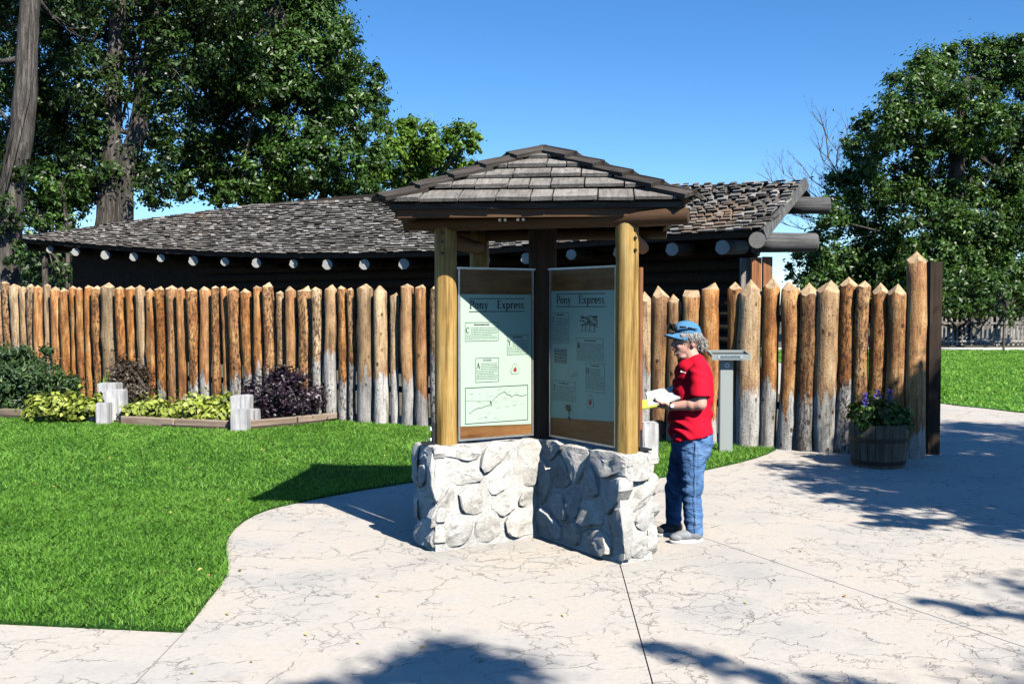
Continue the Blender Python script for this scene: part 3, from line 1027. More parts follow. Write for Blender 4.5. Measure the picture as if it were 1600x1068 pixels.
# ------------------------------------------------------------------ long log building behind the fence
E_PX = [(-25, 369, 34.5), (30, 373, 33.0), (200, 386, 30.5), (330, 393, 28.8), (450, 396, 27.0), (580, 395, 25.3), (720, 391, 23.5), (840, 382, 21.9), (964, 372, 20.3), (1080, 364, 18.8), (1192, 358, 17.5)]
R_PX = [(-25, 370), (52, 369), (180, 349), (300, 333), (420, 317), (540, 305), (650, 297), (780, 294), (920, 291), (1060, 288), (1254, 283)]
eave = [pix(x, y, Y) for x, y, Y in E_PX]
ridge = []
for e, (x, y) in zip(eave, R_PX):
    best = None
    for k in range(400):
        q = pix(x, y, e.y + 0.02 * k)
        d = math.hypot(q.x - e.x, q.y - e.y)
        err = abs((q.z - e.z) - 0.60 * d)
        if best is None or err < best[0]: best = (err, q)
    ridge.append(best[1])
ridge[0] = eave[0] + Vector((.1, .25, .12))
# arc-length sampling along the eave
cum = [0]
for a, b in zip(eave, eave[1:]): cum.append(cum[-1] + (b - a).length)
ELEN = cum[-1]


def at_s(arr, s):
    return Vector([float(np.interp(s, cum, [p[k] for p in arr])) for k in range(3)])


bld = empty('log_building', (eave[6].x, eave[6].y + 1.5, 0), 'long low log building with a grey shingle roof behind the palisade', 'building')
BL = Vector(bld.location)
# deck of the roof: top sheet, underside, edges
nS, nV = 60, 4
vs, fs = [], []
for layer in (0, 1):
    for i in range(nS + 1):
        s = ELEN * i / nS
        e, r_ = at_s(eave, s), at_s(ridge, s)
        for j in range(nV + 1):
            p = e.lerp(r_, j / nV) - BL
            p.z -= 0.02 + 0.10 * layer
            vs.append(p)
W1 = nV + 1
T = (nS + 1) * W1
for i in range(nS):
    for j in range(nV):
        a = i * W1 + j
        fs.append((a, a + W1, a + W1 + 1, a + 1))
        fs.append((T + a, T + a + 1, T + a + W1 + 1, T + a + W1))
    for j in (0, nV):
        a = i * W1 + j
        fs.append((a, T + a, T + a + W1, a + W1))
for i in (0, nS):
    for j in range(nV):
        a = i * W1 + j
        fs.append((a, a + 1, T + a + 1, T + a))
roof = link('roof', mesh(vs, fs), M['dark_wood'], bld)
# back slope so that the building closes
vs, fs = [], []
for i in range(nS + 1):
    s = ELEN * i / nS
    r_ = at_s(ridge, s) - BL
    vs += [r_ + Vector((0, 0, -.03)), r_ + Vector((0.5, 0.6, -.5))]
for i in range(nS): fs.append((2 * i, 2 * i + 1, 2 * i + 3, 2 * i + 2))
link('back_slope', mesh(vs, fs), M['dark_wood'], roof)
# shakes, course by course
EXPO, items = 0.118, []
for c in range(0, 24):
    s = random.uniform(0, .1)
    while s < ELEN - 0.02:
        w = random.uniform(0.10, 0.26)
        sm = min(s + w / 2, ELEN)
        e, r_ = at_s(eave, sm), at_s(ridge, sm)
        D = (r_ - e).length
        d0 = c * EXPO - 0.05 + random.uniform(-.032, .032)
        if d0 < D - 0.04:
            items.append((s, w, d0, D))
        s += w + 0.006
items.sort(key=lambda t: -t[0] + t[2] * 0.2)


def shake_geo(s, w, d0, D):
    e0, e1 = at_s(eave, s), at_s(eave, min(s + w, ELEN))
    sm = min(s + w / 2, ELEN)
    e, r_ = at_s(eave, sm), at_s(ridge, sm)
    up = (r_ - e).normalized()
    al = (at_s(eave, min(sm + .2, ELEN)) - at_s(eave, max(sm - .2, 0))).normalized()
    n = al.cross(up).normalized()
    if n.z < 0: n = -n
    ln = min(EXPO * 1.9, D - d0 + 0.03)
    th = random.uniform(0.018, 0.044)
    tilt = random.uniform(0.0, 0.020)
    o = e + up * d0 + al * random.uniform(-.008, .008)
    lift = 0.022 + tilt
    h = al * (w / 2)
    sk = al * random.uniform(-.012, .012)
    v = [o - h + n * lift, o + h + n * lift, o + h + n * (lift + th), o - h + n * (lift + th)]
    q = o + up * ln + sk
    v += [q - h + n * 0.002, q + h + n * 0.002, q + h + n * 0.012, q - h + n * 0.012]
    return v


SH_F = [(0, 1, 2, 3), (3, 2, 6, 7), (0, 3, 7, 4), (1, 5, 6, 2), (4, 7, 6, 5), (0, 4, 5, 1)]


def set_tone(me, tones):
    at = me.attributes.new('tone', 'FLOAT', 'POINT')
    at.data.foreach_set('value', tones)


for it in items[:290]:
    v = [p - BL for p in shake_geo(*it)]
    me = mesh(v, SH_F)
    set_tone(me, [min(1, max(0, random.gauss(.45, .26)))] * 8)
    link('shingle', me, M['shingle'], roof)
mb, tones = MB(), []
for it in items[290:]:
    mb.add([p - BL for p in shake_geo(*it)], SH_F)
    tones += [min(1, max(0, random.gauss(.45, .26)))] * 8
me = mb.mesh()
set_tone(me, tones)
tag(link('shingles', me, M['shingle'], roof), kind='stuff')
# vigas: log rafters with pale ends just under the eave
for px in (36, 78, 120, 165, 207, 251, 300, 350, 402, 457, 512, 568, 630, 692, 757, 820, 893, 968, 1048, 1130):
    s = np.interp(px, [a[0] for a in E_PX], cum)
    e, r_ = at_s(eave, s), at_s(ridge, s)
    al = (at_s(eave, min(s + .3, ELEN)) - at_s(eave, max(s - .3, 0))).normalized()
    inw = Vector((-al.y, al.x, 0)).normalized()
    if inw.y < 0: inw = -inw
    rad = random.uniform(0.105, 0.14)
    p0 = e + inw * random.uniform(0.0, 0.075) + Vector((0, 0, -0.17 - rad + 0.03))
    ln = 1.7
    mb = MB()
    mb.tube([(0, 0, 0), (0, 0, 0.02), (0, 0, ln)], [rad * 0.96, rad, rad * 0.95], 14, False, 0, 0.10)
    k = len(mb.v)
    mb.f.append(tuple(range(14))[::-1])
    mb.m.append(1)
    me = mb.mesh()
    o = link('log_rafter', me, [M['grey_log'], M['end']], bld)
    vd = Vector((e.x, e.y, 0)).normalized()
    d = (inw * 0.35 + vd * 0.65).normalized() + Vector((0, 0, 0.05))
    o.location = p0 - BL
    o.rotation_euler = d.to_track_quat('Z', 'Y').to_euler()
# walls: stacked dark logs set back under the eave, with an opening near the left end
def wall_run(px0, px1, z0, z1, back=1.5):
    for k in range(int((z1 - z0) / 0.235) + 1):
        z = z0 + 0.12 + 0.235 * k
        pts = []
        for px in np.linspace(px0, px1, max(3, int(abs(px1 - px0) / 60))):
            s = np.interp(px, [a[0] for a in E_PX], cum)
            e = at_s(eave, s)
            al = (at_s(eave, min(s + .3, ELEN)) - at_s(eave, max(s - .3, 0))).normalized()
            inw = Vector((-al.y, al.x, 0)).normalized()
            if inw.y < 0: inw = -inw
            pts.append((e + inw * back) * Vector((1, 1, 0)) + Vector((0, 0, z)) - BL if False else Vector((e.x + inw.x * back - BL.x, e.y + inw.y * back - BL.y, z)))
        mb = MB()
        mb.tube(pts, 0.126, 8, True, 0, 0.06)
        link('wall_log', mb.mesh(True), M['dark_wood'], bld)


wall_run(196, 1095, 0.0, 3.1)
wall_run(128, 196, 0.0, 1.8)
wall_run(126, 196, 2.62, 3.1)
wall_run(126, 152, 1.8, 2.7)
# ceiling boards and a dark rear wall, so no light leaks in from behind
vs, fs = [], []
for i in range(nS + 1):
    s = ELEN * (0.14 + 0.83 * i / nS)
    r_ = at_s(ridge, s) - BL
    vs += [(r_.x + .3, r_.y + .4, 0), (r_.x + .3, r_.y + .4, r_.z - .3)]
for i in range(nS): fs.append((2 * i, 2 * i + 1, 2 * i + 3, 2 * i + 2))
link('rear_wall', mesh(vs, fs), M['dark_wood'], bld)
# purlin logs that poke out past the right gable
al = (eave[-1] - eave[-3]).normalized()
for (x, y, Yp, back, out, rad) in ((1190, 379, 17.75, 0.15, 0.92, 0.165), (1238, 321, 18.6, 0.1, 0.64, 0.15)):
    p = pix(x, y, Yp)
    d = Vector((al.x, al.y, 0)).normalized()
    d = (d + Vector((0.55, 0.75, 0))).normalized()
    mb = MB()
    mb.tube([(0, 0, 0), (0, 0, .3), (0, 0, back + out - 0.03), (0, 0, back + out)], [rad, rad, rad * 0.97, rad * 0.86], 14, True, 0, 0.10)
    o = link('purlin_log', mb.mesh(True), M['grey_log'], bld)
    o.location = p - d * back - BL
    o.rotation_euler = d.to_track_quat('Z', 'Y').to_euler()
p = pix(1183, 375, 17.35)
mb = MB()
mb.tube([(0, 0, 0), (0, 0, 1.2)], [0.135, 0.135], 14, False)
mb.f.append(tuple(range(14))[::-1])
mb.m.append(1)
o = link('log_rafter', mb.mesh(), [M['grey_log'], M['dark_end']], bld)
o.location = p - BL
o.rotation_euler = Vector((0.35, 1, 0.03)).to_track_quat('Z', 'Y').to_euler()
# verge board along the right edge of the roof
e, r_ = eave[-1], ridge[-1]
up = (r_ - e).normalized()
mb = MB()
nrm = al.cross(up).normalized()
for t in range(1):
    a_, b_ = e - up * 0.10 - BL, r_ + up * 0.04 - BL
    o_ = al * 0.03
    q = [a_ + o_ - nrm * 0.13, a_ + o_ + al * 0.05 - nrm * 0.13, a_ + o_ + al * 0.05 + nrm * 0.045, a_ + o_ + nrm * 0.045]
    q2 = [v + (b_ - a_) for v in q]
    mb.add(q + q2, [(0, 1, 2, 3), (7, 6, 5, 4), (0, 4, 5, 1), (1, 5, 6, 2), (2, 6, 7, 3), (3, 7, 4, 0)])
link('verge_board', mb.mesh(), M['grey_log'], bld)
# boarded corner of the building, red brown planks
for (x0, x1, top, mt, Yq) in ((1156, 1172, 403, 'weathered', 17.9), (1172.6, 1190, 402, 'redwood', 17.82), (1190.6, 1207, 401, 'redwood', 17.86)):
    a_, b_ = pix(x0, top, Yq), pix(x1, top, Yq)
    w = b_.x - a_.x
    mb = MB()
    mb.box((0, 0, a_.z / 2), (w, 0.05, a_.z))
    o = link('corner_plank', mb.mesh(), M[mt], bld)
    o.location = Vector((a_.x + w / 2, Yq, 0)) - BL
    o.rotation_euler = (0, 0, 0.35)

# ------------------------------------------------------------------ the information kiosk
KC = Vector((0.235, 7.94, 0))
kang = R(57)
KU = Vector((math.cos(kang), -math.sin(kang), 0))     # right-hand arm, towards the viewer
KV = Vector((-math.sin(kang), -math.cos(kang), 0))    # left-hand arm
ZV = Vector((0, 0, 1))
HW, TH, AL_, AU_ = 0.735, 0.15, 1.03, 1.14


def K(u, v, z=0.0):
    return KU * u + KV * v + ZV * z


kiosk = empty('information_kiosk', KC, 'roofed wooden information kiosk on stone walls with two green posters', 'kiosk')
# mortar core in three arms
wall = None
mb = MB()


def arm_box(a, n, l0, l1, t, h):
    """box from l0 to l1 along a, half thickness t along n"""
    vs = []
    for l in (l0, l1):
        for q in (-t, t):
            for z in (0.0, h):
                vs.append(a * l + n * q + ZV * z)
    return vs


CORE = TH - 0.018
for a, n, l0, l1 in ((KU, KV, -1.06, AU_ - 0.03), (KV, KU, CORE, AL_ - 0.03)):
    mb.add(arm_box(a, n, l0, l1, CORE, HW - 0.012), [(0, 1, 3, 2), (4, 6, 7, 5), (0, 4, 5, 1), (2, 3, 7, 6), (0, 2, 6, 4), (1, 5, 7, 3)])
me = mb.mesh()
bm = bmesh.new()
bm.from_mesh(me)
bmesh.ops.recalc_face_normals(bm, faces=bm.faces)
bmesh.ops.subdivide_edges(bm, edges=bm.edges, cuts=7, use_grid_fill=True)
for v in bm.verts:
    nz = noise.noise(v.co * 7) * 0.012 + noise.noise(v.co * 19) * 0.006
    v.co += v.normal * nz
bm.to_mesh(me)
bm.free()
smooth_by_angle(me, 50)
wall = link('stone_wall', me, M['mortar'], kiosk)


def chaikin(p, n=2):
    for _ in range(n):
        q = []
        for i in range(len(p)):
            a, b = p[i], p[(i + 1) % len(p)]
            q.append((a[0] * .78 + b[0] * .22, a[1] * .78 + b[1] * .22))
            q.append((a[0] * .22 + b[0] * .78, a[1] * .22 + b[1] * .78))
        p = q
    return p


def resample(p, n):
    d = [0]
    m_ = len(p)
    for i in range(m_): d.append(d[-1] + math.dist(p[i], p[(i + 1) % m_]))
    px_ = [q[0] for q in p] + [p[0][0]]
    py_ = [q[1] for q in p] + [p[0][1]]
    return [(float(np.interp(d[-1] * k / n, d, px_)), float(np.interp(d[-1] * k / n, d, py_))) for k in range(n)]


def stone_face(O, e1, n, W, H, cols, rows, seed, bulge=0.045, gap=0.011, over=(0, 0)):
    rd = random.Random(seed)
    seeds = []
    for j in range(rows):
        cc = cols + (rd.random() < 0.4)
        for i in range(cc):
            if rd.random() < 0.1 and cols > 2: continue
            seeds.append(((i + 0.5 + rd.uniform(-.46, .46) + (0.25 if j % 2 else -0.2) * (cc > 1)) * W / cc, (j + 0.5 + rd.uniform(-.42, .42)) * H / rows))
    for k, s in enumerate(seeds):
        poly = [(-over[0], 0.0), (W + over[1], 0.0), (W + over[1], H), (-over[0], H)]
        for k2, s2 in enumerate(seeds):
            if k2 == k: continue
            mid_ = ((s[0] + s2[0]) / 2, (s[1] + s2[1]) / 2)
            nn = Vector((s[0] - s2[0], s[1] - s2[1]))
            if nn.length < 1e-6: continue
            nn.normalize()
            poly = clip(poly, (mid_[0] + nn.x * gap, mid_[1] + nn.y * gap), nn)
            if len(poly) < 3: break
        if len(poly) < 3 or abs(area2(poly)) < 0.006: continue
        poly = resample(chaikin(poly, 1 if rd.random() < .65 else 2), 20)
        cx = sum(p[0] for p in poly) / 20
        cy = sum(p[1] for p in poly) / 20
        size = math.sqrt(abs(area2(poly)) / 2)
        b = bulge * rd.uniform(0.65, 1.25) * min(1.25, size / 0.2)
        tx, ty = rd.uniform(-.2, .2), rd.uniform(-.2, .2)
        flat = rd.uniform(0.78, 0.9)
        vs, fs = [], []
        rings = [(1.0, -0.05), (1.0, 0.0), (0.985, 0.5 * b), (0.93, 0.9 * b), (flat, 1.0 * b), (flat * .6, 1.06 * b), (flat * .28, 1.1 * b)]
        org = O + e1 * cx + ZV * cy
        so = Vector((rd.uniform(-9, 9), rd.uniform(-9, 9), 0))
        for ri, (sc_, dp) in enumerate(rings):
            for (x, y) in poly:
                lx, ly = (x - cx) * sc_, (y - cy) * sc_
                q = Vector((lx, ly, 0))
                dd = dp + (tx * lx + ty * ly) * (1 if ri > 1 else 0)
                if ri > 0:
                    dd += 0.014 * noise.noise((q + so) * 8) - 0.016 * abs(noise.noise((q + so) * 15)) + 0.009 * noise.noise((q + so) * 33)
                    lx += 0.010 * noise.noise((q + so) * 14)
                    ly += 0.010 * noise.noise((q - so) * 14)
                vs.append(e1 * lx + ZV * ly + n * dd)
        for ri in range(len(rings) - 1):
            for k3 in range(20):
                k4 = (k3 + 1) % 20
                fs.append((ri * 20 + k3, ri * 20 + k4, ri * 20 + 20 + k4, ri * 20 + 20 + k3))
        c0 = (len(rings) - 1) * 20
        vs.append(n * (1.1 * b + 0.012 * noise.noise(so * 3)))
        for k3 in range(20): fs.append((c0 + k3, c0 + (k3 + 1) % 20, len(vs) - 1))
        me = mesh(vs, fs)
        bm = bmesh.new()
        bm.from_mesh(me)
        bmesh.ops.recalc_face_normals(bm, faces=bm.faces)
        bm.to_mesh(me)
        bm.free()
        smooth_by_angle(me, 24)
        link('stone', me, M['stone'], wall, org)


zo = 0.02
# front of the left arm, front of the right arm, their ends, then the backs
stone_face(K(CORE, AL_ - 0.01, zo), -KV, KU, AL_ - TH + 0.02, HW - zo, 3, 4, 11, 0.017, 0.011, (0.02, 0.0))
stone_face(K(TH, CORE, zo), KU, KV, AU_ - TH, HW - zo, 3, 4, 29, 0.032, 0.011, (0, 0.02))
stone_face(K(AU_ - 0.05, TH - .02, zo), -KV, KU, 2 * TH - .04, HW - zo, 1, 4, 31, 0.04, 0.008, (0.02, 0.02))
stone_face(K(-TH + .02, AL_ - 0.05, zo), KU, KV, 2 * TH - .04, HW - zo, 1, 4, 35, 0.05, 0.008, (0.02, 0.02))
stone_face(K(AU_ - 0.02, -CORE, zo), -KU, -KV, 2.1, HW - zo, 8, 4, 41, 0.045, 0.012)
stone_face(K(-CORE, TH + .0, zo), KV, -KU, AL_ - TH, HW - zo, 4, 4, 43, 0.045, 0.012)
stone_face(K(-TH, CORE, zo), -KU, KV, 0.9, HW - zo, 4, 4, 47, 0.045, 0.012)
stone_face(K(-1.05, -TH, zo), KV, -KU, 2 * TH, HW - zo, 1, 4, 53, 0.045, 0.012)


# posts
def post_mesh(r, h, seed, seg=18):
    mb = MB()
    n = 10
    mb.tube([(0.006 * noise.noise(Vector((seed, z * 2.0, 0))), 0.006 * noise.noise(Vector((0, z * 2.0, seed))), z) for z in np.linspace(0, h, n)],
            [r * (1 + 0.035 * noise.noise(Vector((seed, seed, z * 2)))) for z in np.linspace(0, h, n)], seg, True, 0, 0.07)
    return smooth_by_angle(mb.mesh(), 50)


ROOF_E = 2.385
posts = {'left': (0.035, 0.86, 0.079), 'right': (1.045, 0.045, 0.078), 'back': (-0.93, 0.0, 0.078)}
ptop = ROOF_E - 0.02
for k, (u, v, r) in posts.items():
    z0 = HW - 0.02
    o = link('post', post_mesh(r, ptop - z0, u * 7 + 3), M['post'], kiosk, K(u, v, z0))
    # black foot bracket with two pale bolts
    bd = {'left': K(-0.35, 1, 0), 'right': (K(0.15, -1.0, 0)), 'back': K(-1, 0, 0)}[k].normalized()
    sd = Vector((-bd.y, bd.x, 0))
    mb = MB()
    rot = Matrix((sd, bd, ZV)).transposed()
    mb.box(bd * (r + 0.012) + ZV * 0.085, (0.075, 0.018, 0.16), rot)
    mb.box(bd * (r + 0.05) + ZV * 0.028, (0.085, 0.09, 0.012), rot)
    link('bracket', mb.mesh(), M['black_metal'], o)
    for z in (0.05, 0.125):
        mb = MB()
        mb.tube([bd * (r + 0.018) + ZV * z, bd * (r + 0.034) + ZV * z, bd * (r + 0.040) + ZV * z], [0.019, 0.019, 0.010], 8)
        link('bolt', mb.mesh(), M['bolt'], o)
    if k != 'back':
        fd = Vector((0.55 if k == 'right' else -0.2, -0.8, 0)).normalized()
        for z in (1.60, 1.66, 1.52):
            mb = MB()
            mb.tube([fd * (r - 0.004) + ZV * (z - 0.16), fd * (r + 0.010) + ZV * (z - 0.16)], [0.012, 0.010], 8)
            link('bolt', mb.mesh(), M['black_metal'], o)
o = link('post', post_mesh(0.105, ptop + 0.25 - HW, 2.2), M['dark_post'], kiosk, K(0.02, 0.02, HW - 0.02))
mb = MB()
mb.box((0, 0, 0.6), (0.012, 0.045, 1.2))
o2 = link('batten', mb.mesh(), M['redwood'], kiosk, K(1.08, -0.045, HW + 0.03))
o2.rotation_euler = (0, 0, R(-29))

# ---- roof: square in plan, turned five degrees from the viewer
ra = R(50)
RR = 1.375
corners = [Vector((math.cos(ra + s * math.pi / 2) * RR, -math.sin(ra + s * math.pi / 2) * RR, ROOF_E)) for s in range(4)]  # right-front, left-front, left-back, right-back
APEX = Vector((0, 0, 2.845))
mb = MB()
dn = Vector((0, 0, -0.035))
vs = corners + [APEX] + [c * 1.0 + dn for c in corners] + [APEX + dn]
mb.add(vs, [(0, 4, 1), (1, 4, 2), (2, 4, 3), (3, 4, 0), (5, 6, 9), (6, 7, 9), (7, 8, 9), (8, 5, 9), (0, 1, 6, 5), (1, 2, 7, 6), (2, 3, 8, 7), (3, 0, 5, 8)])
kroof = link('roof', mb.mesh(), M['cap'], kiosk)
kr = random.Random(5)
for f in range(4):
    A, B = corners[(f + 1) % 4], corners[f]     # left to right seen from outside
    e1 = (B - A).normalized()
    midp_ = (A + B) / 2
    upv = (APEX - midp_)
    SL = upv.length
    upv.normalize()
    nrm = e1.cross(upv).normalized()
    if nrm.z < 0: nrm = -nrm
    half = (B - A).length / 2
    NC = 5
    ex = (SL + 0.02) / NC
    for c in range(NC):
        d0 = c * ex - (0.035 if c == 0 else 0)
        x = -half - 0.05
        while x < half:
            w = kr.choice((0.15, 0.19, 0.21, 0.24, 0.27)) * kr.uniform(0.9, 1.1)
            if f == 0 and c < 2: w *= 1.02
            x0, x1 = x + 0.005, x + w - 0.005
            x += w
            d1 = d0 + ex * 1.28
            jd = kr.uniform(-.012, .010)
            poly = [(x0, d0 + jd), (x1, d0 + jd + kr.uniform(-.006, .006)), (x1, d1), (x0, d1)]
            # keep inside the hips
            for sgn in (-1, 1):
                hn = Vector((-sgn * SL, -half)).normalized()
                poly = clip(poly, (sgn * (half + 0.02), -0.03), hn)
                if len(poly) < 3: break
            if len(poly) < 3 or abs(area2(poly)) < 0.004: continue
            cx = sum(p[0] for p in poly) / len(poly)
            th = kr.uniform(0.020, 0.030)
            lf = kr.uniform(0.0, 0.006)
            cup = kr.uniform(-.02, .02)
            bot, top = [], []
            for (px_, py_) in poly:
                t = min(1, max(0, (py_ - d0) / (d1 - d0)))
                b_ = 0.004 + (1 - t) * (0.024 + lf) + cup * (px_ - cx) * (1 - t)
                bot.append(Vector((px_ - cx, py_ - d0, b_)))
                top.append(Vector((px_ - cx, py_ - d0, b_ + th * (1 - 0.65 * t))))
            n_ = len(poly)
            fs = [tuple(range(n_))[::-1], tuple(n_ + i for i in range(n_))] + [(i, (i + 1) % n_, n_ + (i + 1) % n_, n_ + i) for i in range(n_)]
            o = link('shingle', mesh(bot + top, fs), M['shake'], kroof, midp_ + e1 * cx + upv * d0)
            o.rotation_euler = Matrix((e1, upv, nrm)).transposed().to_euler()
    # hip boards: one wing on each side of every hip, five courses
    for (C0, sgn) in ((A, 1), (B, -1)):
        hip = (APEX - C0)
        HLn = hip.length
        hip.normalize()
        inw = e1 * sgn
        inw = (inw - hip * inw.dot(hip)).normalized()
        for c in range(5):
            s0 = -0.07 + c * (HLn + 0.02) / 5
            s1 = s0 + (HLn + 0.02) / 5 * 1.22
            if c == 4: s1 = HLn + 0.015
            wv = kr.uniform(0.10, 0.125)
            th, li = 0.028, 0.050
            pts = []
            for s_, lf in ((s0, li + 0.022), (s1, li - 0.012)):
                b_ = C0 + hip * s_ + nrm * lf
                pts += [b_, b_ + inw * wv, b_ + inw * wv + nrm * th, b_ + nrm * th]
            loc = pts[0].copy()
            rotm = Matrix((hip, inw if sgn > 0 else -inw, nrm if True else nrm)).transposed()
            inv = rotm.to_4x4().inverted()
            loc_pts = [inv @ (p - loc) for p in pts]
            fs = [(0, 1, 2, 3), (7, 6, 5, 4), (0, 4, 5, 1), (1, 5, 6, 2), (2, 6, 7, 3), (3, 7, 4, 0)]
            o = link('hip_board', mesh(loc_pts, fs), M['cap'], kroof, loc)
            o.rotation_euler = rotm.to_euler()
    # fascia under the eave
    fb = MB()
    ln = (B - A).length - 0.1
    rot = Matrix((e1, nrm * Vector((1, 1, 0)), ZV)).transposed()
    out = (nrm * Vector((1, 1, 0)))
    out = Vector((nrm.x, nrm.y, 0)).normalized()
    rot = Matrix((e1, out, ZV)).transposed()
    fb.box((0, 0, 0), (ln, 0.03, 0.055))
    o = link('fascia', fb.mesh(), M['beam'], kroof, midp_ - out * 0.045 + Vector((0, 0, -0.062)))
    o.rotation_euler = rot.to_euler()
# hip rafters
for c in corners:
    d = (APEX - c).normalized()
    sd = Vector((-d.y, d.x, 0)).normalized()
    nn = d.cross(sd)
    if nn.z < 0: nn = -nn
    mb = MB()
    ln = (APEX - c).length
    mb.box((ln / 2 + 0.06, 0, 0), (ln - 0.05, 0.075, 0.11))
    o = link('rafter', mb.mesh(), M['redwood'] if c is corners[0] else M['beam'], kroof, c - nn * 0.097)
    o.rotation_euler = Matrix((d, sd, nn)).transposed().to_euler()


def beam(p, q, r, over0, over1, mt='beam'):
    d = (q - p)
    ln = d.length
    d.normalize()
    mb = MB()
    n = 8
    L_ = ln + over0 + over1
    mb.tube([(x, 0, 0) for x in np.linspace(0, L_, n)], [r * 0.9] + [r] * (n - 2) + [r * 0.9], 14, True, 0, 0.08)
    o = link('beam', smooth_by_angle(mb.mesh(), 50), M[mt], kiosk, p - d * over0)
    sd = Vector((-d.y, d.x, 0)).normalized()
    o.rotation_euler = Matrix((d, sd, d.cross(sd))).transposed().to_euler()
    return o


PL, PR, PB = K(0.035, 0.86, 0), K(1.045, 0.045, 0), K(-0.93, 0, 0)
zb = 2.292
off = Vector((0.0, -0.03, 0))
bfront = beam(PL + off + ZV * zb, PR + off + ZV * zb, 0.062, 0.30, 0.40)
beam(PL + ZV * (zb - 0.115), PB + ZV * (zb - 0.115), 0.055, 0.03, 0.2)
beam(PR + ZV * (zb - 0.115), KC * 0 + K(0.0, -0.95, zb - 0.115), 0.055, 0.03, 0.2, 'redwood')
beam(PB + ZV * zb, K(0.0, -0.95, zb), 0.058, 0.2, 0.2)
for t in (0.33, 0.36, 0.43, 0.46):
    p = (PL + off + ZV * zb).lerp(PR + off + ZV * zb, t)
    d = (PR - PL).normalized()
    nd = Vector((d.y, -d.x, 0))
    mb = MB()
    mb.tube([nd * 0.055, nd * 0.078], [0.013, 0.011], 8)
    link('bolt', mb.mesh(), M['bolt'], kiosk, p)


